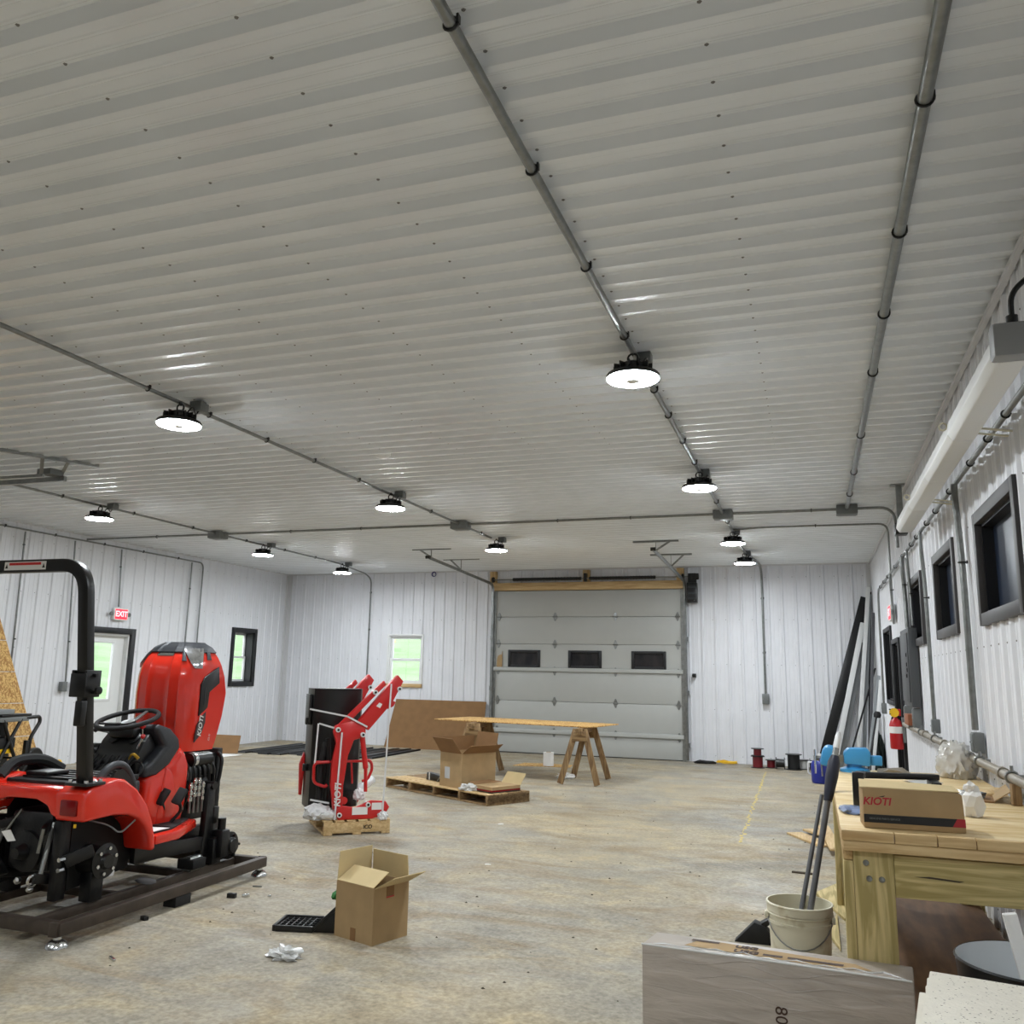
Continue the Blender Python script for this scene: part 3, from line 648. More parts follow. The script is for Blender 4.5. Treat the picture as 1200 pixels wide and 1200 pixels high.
# left overhead track, hung from the ceiling
t = thing('door_track', 'galvanised overhead door track hanging at the left edge of the ceiling', 'track', (-9.0, 6.7, 3.4), 'overhead door tracks')
g = G(); g.bb(XL+.1, -7.27, 6.68, 6.72, 3.42, 3.47); g.build('track_rail', m_galv, t)
g = G(); g.bar((XL+.1, 6.32, 3.42), (-7.35, 6.5, 3.44), .03, .03); g.build('rear_rail', m_galv, t)
g = G(); g.bar((-7.55, 5.95, ZC-.045), (-7.05, 6.9, ZC-.045), .035, .035); g.build('ceiling_angle', m_galv, t)
g = G(); g.bar((-7.38, 6.5, 3.44), (-7.3, 6.42, ZC-.05), .035, .006); g.bar((-7.35, 6.7, 3.46), (-7.2, 6.65, ZC-.05), .035, .006); g.each('hanger_strap', m_galv, t)
g = G(); g.prism([(-7.5, 6.55), (-7.32, 6.55), (-7.3, 6.7), (-7.42, 6.7)], 'z', 3.47, 3.53); g.build('gusset', m_greybox, t)

# long white tube fixture hung beside the right wall
TX, TZ = .80, 2.88
t = thing('tube_fixture', 'long white tubular fixture hung along the top of the right wall', 'fixture', (TX, 5.9, 2.8))
ysec = [3.72, 4.95, 6.0, 7.0, 8.05]
for a, b in zip(ysec, ysec[1:]):
    g = G(); g.prism([(TX-.075, TZ-.03), (TX-.05, TZ-.068), (TX+.05, TZ-.068), (TX+.075, TZ-.03), (TX+.06, TZ+.05), (TX+.02, TZ+.066), (TX-.02, TZ+.066), (TX-.06, TZ+.05)], 'y', a+.003, b-.003); g.build('tube_section', m_white, t, bevel=.006)
g = G(); g.bb(TX-.08, TX+.08, 3.63, 3.72, TZ-.07, TZ+.07); g.build('end_cap', mat('light_grey_plastic', (150, 152, 154), .5), t, bevel=.012)
g = G(); g.cyl((TX, 3.67, TZ+.07), (TX, 3.67, TZ+.105), .022, n=12); g.tube(rounded([(TX, 3.67, TZ+.10), (TX, 3.66, TZ+.2), (TX+.1, 3.6, TZ+.27), (XR-.03, 3.55, TZ+.24)], .07, 6), .011, 8); g.build('power_cord', m_blk, t)
for y in (5.0, 6.95):
    g = G()
    for dy in (-.05, .05):
        g.cyl((TX-.06, y+dy, TZ+.02), (XR-.02, y+dy, TZ-.03), .006, n=6)
    g.torus((TX-.085, y, TZ+.03), .02, .005, (0, 1, 0), 12, 6); g.build('wall_bracket', mat('cream_rod', (214, 208, 186), .5), t)
t = thing('strut_hanger', 'short grey strut hanger with box below the ceiling in the right corner', 'hanger', (.93, 9.9, 3.1))
g = G(); g.bb(.91, .97, 9.87, 9.93, 3.2, ZC-.03); g.bb(.86, 1.0, 9.84, 9.96, ZC-.045, ZC-.02); g.build('strut', m_galv, t)
G().bb(.88, 1.0, 9.83, 9.99, 3.08, 3.2).build('box', m_blk, t, bevel=.004)

# air pipe along the right wall above the bench
t = thing('air_pipe', 'dusty grey pipe running along the right wall behind the workbench', 'pipe', (.96, 7.5, 1.02))
g = G(); g.cyl((.97, 3.9, 1.06), (.97, 11.25, 1.05), .026, n=12); g.build('pipe', m_pipe, t)
for y in (4.6, 5.35, 6.3, 7.4, 8.5, 9.5, 10.4):
    if y == 4.6: k0 = part_at(G().torus((0, 0, 0), .031, .007, (0, 1, 0), 14, 6).box((.042, 0, 0), (.032, .03, .03)).cyl((0, 0, .03), (0, 0, .06), .009, n=8), 'pipe_clamp', m_galv, t, (.97, y, 1.06))
    else: share(k0, t, (.97, y, 1.06))
for y in (5.6, 6.7, 7.9, 9.2):
    G().lathe([(.028, -.03), (.034, -.03), (.034, .03), (.028, .03)], (.97, y, 1.058), (0, 1, 0), 12).build('coupling', m_pipe, t)

# fire extinguisher
t = thing('fire_extinguisher', 'red fire extinguisher with yellow tag on the right wall by the dark door', 'fire extinguisher', (.93, 11.9, .70))
g = G(); c = (.93, 11.9, .72); g.lathe([(.0, 0), (.07, 0), (.078, .015), (.078, .29), (.06, .34), (.03, .365), (.025, .38), (0, .38)], c, n=24); g.build('cylinder', mat('extinguisher_red', (176, 14, 22), .3), t)
g = G(); g.lathe([(.0781, .19), (.0795, .19), (.0795, .27), (.0781, .27)], c, n=24); g.build('paper_label', m_paper, t)
g = G(); g.cyl((.93, 11.9, 1.1), (.93, 11.9, 1.15), .022, n=12); g.bar((.93, 11.88, 1.15), (.86, 11.8, 1.2), .02, .012); g.bar((.93, 11.88, 1.13), (.86, 11.8, 1.14), .02, .01); g.build('valve_handle', m_blk, t)
g = G(); g.tube(rounded([(.93, 11.95, 1.13), (.9, 12.02, 1.1), (.88, 12.0, .95), (.88, 11.98, .82)], .06), .011, 8); g.build('hose', m_blk, t)
g = G(); g.lathe([(0, 0), (.055, 0), (.055, .008), (0, .008)], (.91, 11.80, 1.16), (-.2, -1, 0), 20); g.build('yellow_tag', m_yellow, t)
g = G(); g.bb(.96, .99, 11.86, 12.0, 1.12, 1.2); g.build('red_tag', m_red2, t)
g = G(); g.bb(1.0, XR-.02, 11.85, 11.95, .8, 1.1); g.build('wall_bracket', m_galv, t)
g = G(); g.torus((-7.57, 16.67, 3.58), .05, .008, (0, 1, 0), 18, 6); g.torus((-7.56, 16.66, 3.575), .042, .008, (0, 1, 0), 18, 6); tag(g.build('wire_loop', mat('violet_wire', (70, 66, 120), .5)), 'small coil of bluish wire hanging high on the back wall', 'wire')
# ================================================================== steel skid under the tractor
TC = -4.62
t = thing('steel_skid', 'low brown steel shipping skid under the red tractor', 'skid', (TC, 5.0, 0))
def beam(a, b, name='beam', w_=.062, h_=.07): return G().bar(a, b, w_, h_).build(name, m_skid, t, bevel=.006)
zb = .098
for x in (-4.045, TC*2+4.045): beam((x, 4.02, zb), (x, 5.96, zb), 'long_beam')
for y in (4.05, 5.93): beam((TC*2+4.08, y, zb), (-4.08, y, zb), 'cross_beam')
for x in (-4.29, -4.95): beam((x, 4.09, zb-.006), (x, 5.90, zb-.006), 'inner_beam', .05, .055)
for y in (4.75, 5.42): beam((-4.93, y, zb-.008), (-4.31, y, zb-.008), 'inner_cross_beam', .05, .05)
for x in (-4.06, TC*2+4.06):
    for y in (4.05, 5.93):
        g = G(); g.lathe([(0, 0), (.062, 0), (.060, .012), (.045, .030), (.024, .042), (.022, .064)], (x, y, 0), n=20); g.build('foot_cup', m_chrome, t)
    G().bb(x-.05, x+.05, 4.95, 5.1, 0, .063).build('support_block', m_blkmat, t, bevel=.004)
    for y in (4.02, 5.96): G().bb(x-.03, x+.03, y-.012, y+.012, .06, .135).build('end_plate', m_skid, t, bevel=.003)

# ================================================================== the tractor (rear towards the camera, hood raised)
t = thing('tractor', 'red compact tractor without wheels, hood raised, standing on a steel skid', 'tractor', (TC, 4.9, .12))
def mir(f):
    for s in (1, -1): f(s)
def X(l): return TC+l
# --- rear fender body: two fenders, rear bridge
fo = .50; fi = .27
def fender_side(s):
    prof = [(4.21, .63), (4.20, .80), (4.27, .835), (4.43, .865), (4.52, .85), (4.64, .775), (4.74, .67), (4.80, .56), (4.835, .46), (4.85, .37),
            (4.80, .37), (4.775, .47), (4.735, .535), (4.67, .59), (4.58, .625), (4.45, .64), (4.33, .635)]
    a, b = sorted((X(s*fi), X(s*fo))); G().prism(prof, 'x', a, b).build('rear_fender', m_red, t, bevel=.022, seg=3)
mir(fender_side)
arch = [(X(fi+.03), .64), (X(.245), .66), (X(.21), .71), (X(.12), .742), (X(-.12), .742), (X(-.21), .71), (X(-.245), .66), (X(-fi-.03), .64)]
G().prism(arch+[(X(-fi-.03), .815), (X(fi+.03), .815)], 'y', 4.205, 4.36).build('rear_bridge', m_red, t, bevel=.016, seg=3)
def tail(s):
    x0, x1 = sorted((X(s*.325), X(s*.45)))
    G().bb(x0, x1, 4.192, 4.215, .665, .755).build('tail_light', m_taill, t, bevel=.008)
    G().cyl((X(s*.44), 4.21, .62), (X(s*.44), 4.21, .60), .008, n=8).build('drain_clip', m_yellow, t)
mir(tail)
G().bb(X(-.3), X(.3), 4.33, 4.86, .80, .835).build('seat_deck', m_blkmat, t, bevel=.008)
for k in range(5):
    G().bb(X(-.22), X(.22), 4.40+k*.085, 4.43+k*.085, .835, .85).build('deck_rib', m_blk, t, bevel=.004)
G().bb(X(-.2), X(-.02), 4.40, 4.58, .85, .875).build('seat_bracket', m_blk, t, bevel=.008)
G().tube(rounded([(X(-.3), 4.3, .84), (X(-.34), 4.42, .93), (X(-.3), 4.62, .93), (X(-.26), 4.75, .85)], .08), .035, 8).build('left_seat_rest', m_blkmat, t)
g = G(); g.cyl((X(-.36), 4.86, .74), (X(-.40), 4.86, .85), .007, n=8); lv = g.build('range_lever', m_chrome, t)
G().lathe([(0, 0), (.018, .006), (.022, .03), (.016, .05), (0, .056)], (X(-.402), 4.86, .84), (-.2, 0, 1), 12).build('yellow_knob', m_yellow, lv)
def handle(s):
    p = rounded([(X(s*.37), 4.42, .83), (X(s*.37), 4.50, .92), (X(s*.37), 4.62, .93), (X(s*.36), 4.72, .83), (X(s*.36), 4.78, .66)], .1, 6)
    G().tube(p, .026, 10).build('grab_handle', m_dkgrey, t)
    G().prism([(4.52, .82), (4.56, .89), (4.63, .90), (4.70, .83), (4.77, .66), (4.72, .66), (4.6, .80)], 'x', X(s*.37)-.012, X(s*.37)+.012).build('handle_web', m_blk, t)
mir(handle)
# --- roll bar, leaning rearwards
def rops_pt(l, z): return (X(l), 4.262-(z-.83)*.128, z)
def sq_tube(path, a, b, nrm=(0, 1, 0)):
    g = G(); P = [V(p) for p in path]; rows = []
    for i, p in enumerate(P):
        d = (P[min(i+1, len(P)-1)]-P[max(i-1, 0)]).normalized(); n = V(nrm); n = (n-d*n.dot(d)).normalized(); s_ = d.cross(n)
        rows.append([p+s_*a+n*b, p-s_*a+n*b, p-s_*a-n*b, p+s_*a-n*b])
    g.grid(rows, True); k = len(g.v); g.f += [(0, 1, 2, 3), (k-4, k-3, k-2, k-1)]; return g
zr = 2.155
path = rounded([rops_pt(.43, .84), rops_pt(.43, zr), rops_pt(-.43, zr), rops_pt(-.43, .84)], .17, 8)
sq_tube(path, .04, .03).build('roll_bar', m_blk, t, bevel=.008)
def rops_bits(s):
    G().bb(X(s*.43)-.085, X(s*.43)+.085, 4.19, 4.34, .838, .856).build('base_plate', m_blk, t, bevel=.004)
    for dx in (-.06, .06):
        for dy in (4.21, 4.32):
            G().cyl((X(s*.43)+dx, dy, .856), (X(s*.43)+dx, dy, .872), .012, n=6).build('bolt', m_chrome, t)
    g = G(); x = X(s*.43); y = rops_pt(0, 1.45)[1]
    g.bb(x-.06, x-.04, y-.055, y+.06, 1.36, 1.52); g.bb(x+.04, x+.06, y-.055, y+.06, 1.36, 1.52); g.bb(x-.06, x+.06, y-.06, y-.045, 1.36, 1.50)
    hb = g.build('hinge_bracket', m_blk, t, bevel=.004)
    for z in (1.39, 1.49): G().cyl((x-.085, y, z), (x+.085, y, z), .012, n=10).build('hinge_pin', m_blk, hb)
    G().lathe([(0, 0), (.012, 0), (.024, .012), (.024, .03), (0, .034)], (x+s*.085, y, 1.40), (s, 0, 0), 10).build('lock_knob', m_blk, hb)
    g = G(); g.bb(x+s*.015-.028, x+s*.015+.028, rops_pt(0, 1.27)[1]-.075, rops_pt(0, 1.27)[1]-.03, 1.19, 1.34); g.build('work_light', m_blk, t, bevel=.008)
mir(rops_bits)
yb = rops_pt(0, zr)[1]-.0315
G().bb(X(-.2), X(.14), yb-.002, yb, zr-.026, zr+.026).build('warning_label', m_paper, t)
for q in ((X(-.16), X(.10), zr+.004, zr+.02), ): G().bb(q[0], q[1], yb-.0035, yb-.002, q[2], q[3]).build('label_stripe', m_red2, t)
for x0 in (-.192, .112): G().prism([(X(x0), zr-.015), (X(x0+.022), zr-.015), (X(x0+.011), zr+.012)], 'y', yb-.0035, yb-.002).build('label_triangle', m_blk, t)
# --- floorboard
fb_poly = [(X(.50), 4.84), (X(.50), 5.06), (X(.32), 5.46), (X(-.32), 5.46), (X(-.50), 5.06), (X(-.50), 4.84)]
G().prism(fb_poly, 'z', .40, .46).build('floorboard', m_red, t, bevel=.012)
mt_poly = [(X(.44), 4.86), (X(.44), 5.06), (X(.28), 5.42), (X(-.28), 5.42), (X(-.44), 5.06), (X(-.44), 4.86)]
mt_ = G().prism(mt_poly, 'z', .46, .47).build('rubber_mat', m_blkmat, t)
for k in range(9): G().bb(X(.12), X(.42), 4.90+k*.022, 4.905+k*.022, .47, .474).build('mat_rib', m_blk, mt_)
G().prism([(X(.24), 4.87), (X(.45), 4.87), (X(.45), 5.02), (X(.26), 4.98)], 'z', .475, .478).build('paper_sheet', m_paper, t)
for l, y in ((.24, 5.13), (.33, 5.2)):
    p = G().bar((X(l), y, .60), (X(l)+.02, y+.06, .70), .07, .03, (0, 1, .4)).build('pedal', m_blkmat, t, bevel=.01)
    G().tube(rounded([(X(l), y+.03, .62), (X(l), y+.08, .55), (X(l)-.05, y+.03, .47)], .05), .012, 8).build('pedal_arm', m_blk, p)
# --- cowl, dash, steering
prof = [(5.10, .42), (5.40, .42), (5.445, .58), (5.45, .84), (5.40, .93), (5.33, .99), (5.22, .90), (5.12, .83), (5.02, .80), (5.0, .60)]
G().prism(prof, 'x', X(-.235), X(.235)).build('cowl', m_red, t, bevel=.045, seg=4)
G().prism([(5.12, .46), (5.30, .44), (5.33, .62), (5.26, .80), (5.18, .86)], 'x', X(-.247), X(.247)).build('side_panel', m_red, t, bevel=.02, seg=3)
dash = [(4.98, .79), (5.10, .80), (5.22, .86), (5.32, .97), (5.30, 1.04), (5.20, 1.115), (5.08, 1.15), (5.04, 1.12), (5.16, .99), (5.04, .90), (4.97, .86)]
G().prism(dash, 'x', X(-.242), X(.242)).build('dash_console', m_dkgrey, t, bevel=.025, seg=3)
G().prism([(4.95, .80), (5.03, .905), (5.13, .985), (5.06, 1.09), (5.0, 1.03), (4.93, .9)], 'x', X(-.19), X(.19)).build('instrument_panel', m_blk, t, bevel=.02)
for l in (-.08, .08):
    G().lathe([(.0, 0), (.045, 0), (.05, .008), (.044, .012), (0, .012)], (X(l), 5.02, 1.05), (0, -.7, .7), 20).build('gauge', m_cast, t)
sc = V((X(0), 5.03, 1.175)); nz = V((0, -.28, 1)).normalized()
sw = G().torus(sc, .205, .017, nz, 40, 10).build('steering_wheel', m_blkmat, t)
uy = nz.cross(V((1, 0, 0))).normalized(); ux = uy.cross(nz)
for a in (90, 210, 330):
    d = ux*math.cos(math.radians(a))+uy*math.sin(math.radians(a)); G().bar(sc-nz*.03+d*.03, sc+d*.2, .03, .012, nz).build('spoke', m_blk if a != 90 else m_galv, sw, bevel=.003)
G().lathe([(0, .01), (.05, .006), (.055, -.02), (.035, -.05), (0, -.05)], sc-nz*.02, nz, 18).build('hub', m_blk, sw)
G().tube([sc-nz*.05, sc-nz*.16, V((X(0), 5.06, .92)), V((X(0), 5.10, .80))], [.035, .05, .065, .07], 14).build('steering_column', m_blk, t)
G().bb(X(-.11), X(.11), 4.97, 5.09, 1.05, 1.12).build('column_shroud', m_blk, t, bevel=.02)
def lever(name, p, q, knob, r=.018):
    g = G(); g.cyl(p, q, .006, n=8); l = g.build(name, m_chrome, t); G().lathe([(0, -r), (r*.7, -r*.6), (r, 0), (r*.75, r*.7), (0, r)], q, (0, 0, 1), 12).build('knob', knob, l)
lever('throttle_lever', (X(.16), 5.02, .96), (X(.18), 4.98, 1.14), m_red2, .024); lever('control_lever', (X(.15), 4.98, .98), (X(.2), 4.97, 1.07), m_red2)
lever('turn_signal', (X(-.1), 5.0, 1.08), (X(-.2), 4.95, 1.1), m_blk); lever('gear_lever', (X(.20), 4.86, .72), (X(.24), 4.83, .80), mat('orange_knob', (220, 90, 60), .4), .024)
G().torus((X(.2), 4.93, .86), .045, .008, (.6, -1, .2), 20, 6).build('key_ring_cable', m_blk, t)
for i, (l, y, z, r) in enumerate(((-.2, 4.98, .86, .085), (-.08, 4.95, .80, .08), (.08, 4.95, .82, .075), (-.25, 5.02, .95, .06))):
    G().lathe([(0, -r), (r*.8, -r*.7), (r, 0), (r*.8, r*.7), (0, r)], (X(l), y, z), (1, .3, .2), 14).build('control_valve', m_cast, t)
for i in range(7):
    a = V((X(-.22+i*.06), 4.93, .74)); G().tube(rounded([a, a+V((0, -.05, .12)), a+V((.03, .0, .2))], .05), .008, 6).build('wiring', m_blk, t)
G().tube(rounded([(X(.12), 4.95, .9), (X(.15), 4.94, .96), (X(.19), 4.96, .92)], .03), .012, 6).build('brass_fitting', mat('brass', (190, 150, 50), .4, metal=.6), t)
G().bb(X(-.13), X(.13), 4.78, 4.95, .60, .78).build('centre_tunnel', m_dkgrey, t, bevel=.03)
G().bb(X(.13), X(.29), 4.72, 4.9, .60, .80).build('lever_console', m_blk, t, bevel=.03)
# --- hood, standing up on its rear edge
HS = [(.935, .235, 5.345, 5.68), (1.02, .245, 5.338, 5.70), (1.18, .252, 5.332, 5.74), (1.35, .255, 5.33, 5.765), (1.48, .25, 5.335, 5.74), (1.57, .24, 5.35, 5.705), (1.64, .218, 5.385, 5.675), (1.69, .185, 5.425, 5.65), (1.725, .13, 5.48, 5.63)]
def hood_at(u, v):                    # u -1..1 across, v = height
    for a, b in zip(HS, HS[1:]):
        if a[0] <= v <= b[0]: k = (v-a[0])/(b[0]-a[0]); break
    else: a = b = HS[-1]; k = 0
    z, w_, yr, yf = (a[i]+(b[i]-a[i])*k for i in range(4))
    prof_ = [(0, 0), (.30, .004), (.36, -.004), (.62, .010), (.66, .006), (.86, .05), (.97, .10), (1.0, .16), (1.0, 1.0)]; us = [0, .16, .2, .34, .38, .50, .58, .65, 1.0]
    au = abs(u)
    for i in range(8):
        if us[i] <= au <= us[i+1]+1e-9:
            q = (au-us[i])/(us[i+1]-us[i]); px = prof_[i][0]+(prof_[i+1][0]-prof_[i][0])*q
            d0 = [p[1] if i_ < 8 else None for i_, p in enumerate(prof_)]; dd0 = prof_[i][1] if i < 8 else 0; dd1 = prof_[i+1][1] if i < 7 else (yf-yr); py = dd0+(dd1-dd0)*q; break
    return V((X(-.028+math.copysign(px, u)*w_*1.115), yr+py, z))
ug = [s_*x for s_ in (-1,) for x in (1, .9, .8, .72, .65, .61, .58, .54, .50, .44, .38, .34, .27, .2, .16, .08)]+[0]
ug = ug+[-x for x in reversed(ug[:-1])]
def vgrid(a, b, n): return [a+(b-a)*i/n for i in range(n+1)]
hood = G().grid([[hood_at(u, v) for u in ug] for v in vgrid(.935, 1.655, 24)]).build('hood', m_red, t, solid=.012, angle=30)
nose = G().grid([[hood_at(u, v) for u in ug] for v in vgrid(1.655, 1.725, 6)]); k = len(nose.v); n_ = len(ug); nose.f.append(tuple(range(k-n_, k))); nose.build('nose_grille', m_dkgrey, hood, solid=.012, angle=30)
def patch(u0, u1, v0, v1, name, material, off=.006, n=6, skew=0, taper=1):
    rows = []
    for i in range(n+1):
        row = []
        for j in range(n+1):
            v = v0+(v1-v0)*i/n; um = (u0+u1)/2; u = um+(u0+(u1-u0)*j/n-um)*(taper+(1-taper)*i/n)+skew*(i/n-.5); p = hood_at(u, v); c = V((TC, 5.6, p.z-.12)); row.append(p+(p-c).normalized()*off)
        rows.append(row)
    return G().grid(rows).build(name, material, hood, solid=.005)
for s in (1, -1):
    patch(s*.40, s*.66, 1.535, 1.70, 'headlight', m_lens, .013, 10, -s*.10, .3); patch(s*.33, s*.40, 1.59, 1.705, 'headlight_bezel', m_dkgrey, .012, 4, -s*.08); patch(s*.66, s*.76, 1.60, 1.70, 'corner_grille', m_dkgrey, .011, 4, -s*.04)
    xs = X(-.028+s*.2835)
    vent = [(5.462, 1.19), (5.462, 1.42), (5.50, 1.475), (5.655, 1.555), (5.675, 1.43), (5.565, 1.365), (5.555, 1.25)]
    vp = G().prism(vent, 'x', xs-.006, xs+.006).build('side_vent', m_blk, hood, bevel=.003)
    G().prism([(5.505, 1.27), (5.505, 1.40), (5.515, 1.40), (5.515, 1.27)], 'x', xs-.009, xs+.009).build('vent_rib', m_dkgrey, vp)
    dec = [(5.44, 1.00), (5.455, 1.12), (5.50, 1.185), (5.545, 1.22), (5.545, 1.14), (5.51, 1.06)]
    G().prism(dec, 'x', xs-.0075, xs+.0015).build('logo_decal', mat('decal_grey', (64, 50, 52), .35), hood)
    text('KIOTI', .058, (xs+s*.0035, 5.492, 1.115), (0, .12, s*1.0) if s > 0 else (0, -.12, 1), (0, -s*1, .12 * s) if s > 0 else (0, -1, -.12), m_paper, hood, 'logo_lettering', shear=.2, bold=.0012)
    text('CS 21', .022, (xs+s*.004, 5.60, 1.03), (0, .1, 1), (0, -1, .1), m_paper, hood, 'model_lettering') if s > 0 else None
patch(-.16, .16, 1.63, 1.655, 'nose_badge', m_chrome, .004, 4)
# --- engine bay under the raised hood
G().bb(X(-.16), X(.16), 5.43, 5.80, .42, .86).build('engine_block', m_cast, t, bevel=.02)
G().bb(X(-.20), X(.20), 5.80, 5.86, .45, .93).build('radiator', m_blkmat, t, bevel=.01)
for i in range(8): G().bb(X(-.19), X(.19), 5.862, 5.868, .48+i*.054, .51+i*.054).build('radiator_fin', m_blk, t)
g = G(); g.cyl((X(.17), 5.50, .86), (X(.17), 5.72, .86), .055, n=18); g.build('air_filter', m_blk, t)
G().cyl((X(.172), 5.52, .862), (X(.172), 5.55, .862), .057, n=18).build('filter_band', m_chrome, t)
G().bb(X(.15), X(.20), 5.45, 5.52, .72, .82).build('alternator_bracket', m_galv, t, bevel=.006)
G().lathe([(0, -.05), (.05, -.04), (.055, 0), (.05, .04), (0, .05)], (X(.19), 5.63, .68), (1, 0, 0), 16).build('alternator', m_cast, t)
G().bb(X(.05), X(.19), 5.66, 5.79, .74, .9).build('battery', m_blk, t, bevel=.01)
for i in range(6):
    y = 5.46+i*.055; G().tube(rounded([(X(.17), y, .86), (X(.22), y+.01, .80), (X(.21), y+.02, .62), (X(.15), y+.03, .5)], .06), .010, 6).build('hose', m_blk, t)
G().cyl((X(.2), 5.44, .52), (X(.2), 5.44, .78), .008, n=8).build('dipstick', m_chrome, t)
G().tube(rounded([(X(.2), 5.80, .9), (X(.26), 5.78, .86), (X(.26), 5.76, .7), (X(.22), 5.74, .6)], .06), .014, 8).build('radiator_hose', m_blk, t)
for i in range(4):
    y = 5.435+i*.038; x = X(.265+.006*i); z = .70+(.03 if i in (1, 2) else 0)
    g = G(); g.tube([(x, y, .50), (x, y, z-.12)], .009, 8); cp_ = g.build('hydraulic_line', m_galv, t)
    for k in range(3): G().lathe([(.010, 0), (.017, .004), (.017, .028), (.011, .034), (.011, .045)], (x, y, z-.12+k*.045), (0, 0, 1), 10).build('quick_coupler', m_chrome, cp_)
def loader_post(s):
    x = X(s*.30); G().prism([(5.52, .20), (5.62, .20), (5.66, .32), (5.645, .66), (5.62, .70), (5.58, .70), (5.565, .64), (5.55, .34)], 'x', x-.025, x+.025).build('loader_post', m_cast, t, bevel=.006)
    G().cyl((x-.045, 5.61, .68), (x+.045, 5.61, .68), .03, n=14).build('post_pin', m_blk, t)
    G().bb(x-.03, x+.03, 5.64, 5.70, .40, .52).build('post_lug', m_blk, t, bevel=.006)
mir(loader_post)
# --- chassis, axles
def rail(s): G().bb(min(X(s*.16), X(s*.22)), max(X(s*.16), X(s*.22)), 4.5, 5.86, .27, .385).build('frame_rail', m_cast, t, bevel=.006)
mir(rail)
G().prism([(4.84, .27), (5.52, .24), (5.52, .33), (4.84, .38)], 'x', X(.30), X(.34)).build('side_skirt', m_blk, t, bevel=.004)
G().cyl((X(-.36), 5.74, .24), (X(.36), 5.74, .24), .05, n=14).build('front_axle', m_cast, t)
def fhub(s):
    x = X(s*.37); g = G(); g.lathe([(.05, -.06), (.085, -.05), (.10, -.01), (.10, .02), (.06, .03), (.05, .06), (0, .065)], (x, 5.78, .23), (s, 0, 0), 18); h = g.build('front_hub', m_cast, t)
    for k in range(5):
        a = k*2*math.pi/5; p = V((x+s*.02, 5.78+.075*math.cos(a), .23+.075*math.sin(a))); G().cyl(p, p+V((s*.03, 0, 0)), .011, n=6).build('wheel_bolt', m_cast, h)
    G().bb(x-.06, x+.05, 5.64, 5.74, .16, .36).build('knuckle', m_cast, t, bevel=.02); G().cyl((x, 5.69, .34), (x, 5.69, .44), .03, n=12).build('king_pin', m_blk, t)
    G().tube([(x, 5.64, .30), (X(s*.12), 5.60, .3)], .014, 8).build('tie_rod', m_blk, t)
mir(fhub)
G().cyl((X(.33), 5.38, .16), (X(.33), 5.50, .16), .055, n=16).build('drain_pipe', m_galv, t)
G().bb(X(.26), X(.40), 5.36, 5.5, .134, .20).build('axle_cradle', m_blkmat, t, bevel=.006)
G().bb(X(-.17), X(.17), 4.30, 4.95, .30, .66).build('gearbox', m_cast, t, bevel=.04)
G().lathe([(.13, -.04), (.12, .02), (.05, .03), (.03, .09), (0, .09)], (X(0), 4.30, .42), (0, -1, 0), 18).build('pto_housing', m_cast, t)
def raxle(s):
    g = G(); g.tube([(X(s*.15), 4.50, .36), (X(s*.28), 4.50, .36), (X(s*.36), 4.50, .36), (X(s*.40), 4.50, .36)], [.13, .09, .075, .07], 18); g.build('rear_axle', m_cast, t)
    h = G().lathe([(.07, 0), (.10, .005), (.105, .02), (.05, .028), (.04, .05), (0, .05)], (X(s*.40), 4.50, .36), (s, 0, 0), 22).build('rear_hub', m_blk, t)
    for k in range(6):
        a = k*math.pi/3+.3; p = V((X(s*.418), 4.50+.075*math.cos(a), .36+.075*math.sin(a))); G().cyl(p, p+V((s*.02, 0, 0)), .012, n=6).build('wheel_stud', m_chrome, h)
    G().bar((X(s*.20), 4.18, .30), (X(s*.24), 4.62, .22), .02, .06).build('lower_link', m_blk, t, bevel=.004)
    G().tube([(X(s*.21), 4.22, .32), (X(s*.19), 4.30, .60)], .014, 8).build('lift_rod', m_galv, t)
    G().bar((X(s*.12), 4.36, .60), (X(s*.21), 4.2, .56), .03, .05).build('lift_arm', m_blk, t, bevel=.004)
    G().bb(X(s*.26)-.03, X(s*.26)+.03, 4.26, 4.34, .16, .62).build('hitch_post', m_cast, t, bevel=.008)
    G().bar((X(s*.30), 4.30, .38), (X(s*.40), 4.42, .44), .025, .075, (0, 0, 1)).build('stay_plate', m_blk, t, bevel=.004)
    for z in (.40, .34): G().cyl((X(s*.305), 4.25, z), (X(s*.305), 4.29, z), .014, n=6).build('plate_bolt', m_chrome, t)
    G().torus((X(s*.2), 4.17, .29), .03, .009, (1, 0, 0), 16, 6).build('link_ball', m_chrome, t)
    G().tube(rounded([(X(s*.3), 4.45, .60), (X(s*.38), 4.55, .56), (X(s*.42), 4.6, .50), (X(s*.46), 4.68, .58)], .05), .006, 6).build('brake_rod', m_galv, t)
mir(raxle)
def liner(s): G().prism([(4.36, .20), (4.86, .24), (4.86, .45), (4.76, .60), (4.6, .70), (4.36, .78)], 'x', X(s*.262)-.012, X(s*.262)+.012).build('inner_liner', m_blkmat, t, bevel=.004)
mir(liner)
G().bar((X(-.05), 4.19, .30), (X(-.17), 4.19, .42), .02, .07, (0, -1, 0)).build('drawbar_plate', m_blk, t, bevel=.004)
G().bar((X(-.10), 4.2, .52), (X(.03), 4.2, .68), .012, .012).build('top_link', m_galv, t)
G().tube([(X(.19), 4.2, .44), (X(.215), 4.2, .58)], .010, 8).build('check_rod', m_galv, t)
G().prism([(X(-.10), .545), (X(-.03), .56), (X(.02), .50), (X(-.04), .49)], 'y', 4.185, 4.188).build('paper_tag', m_paper, t)
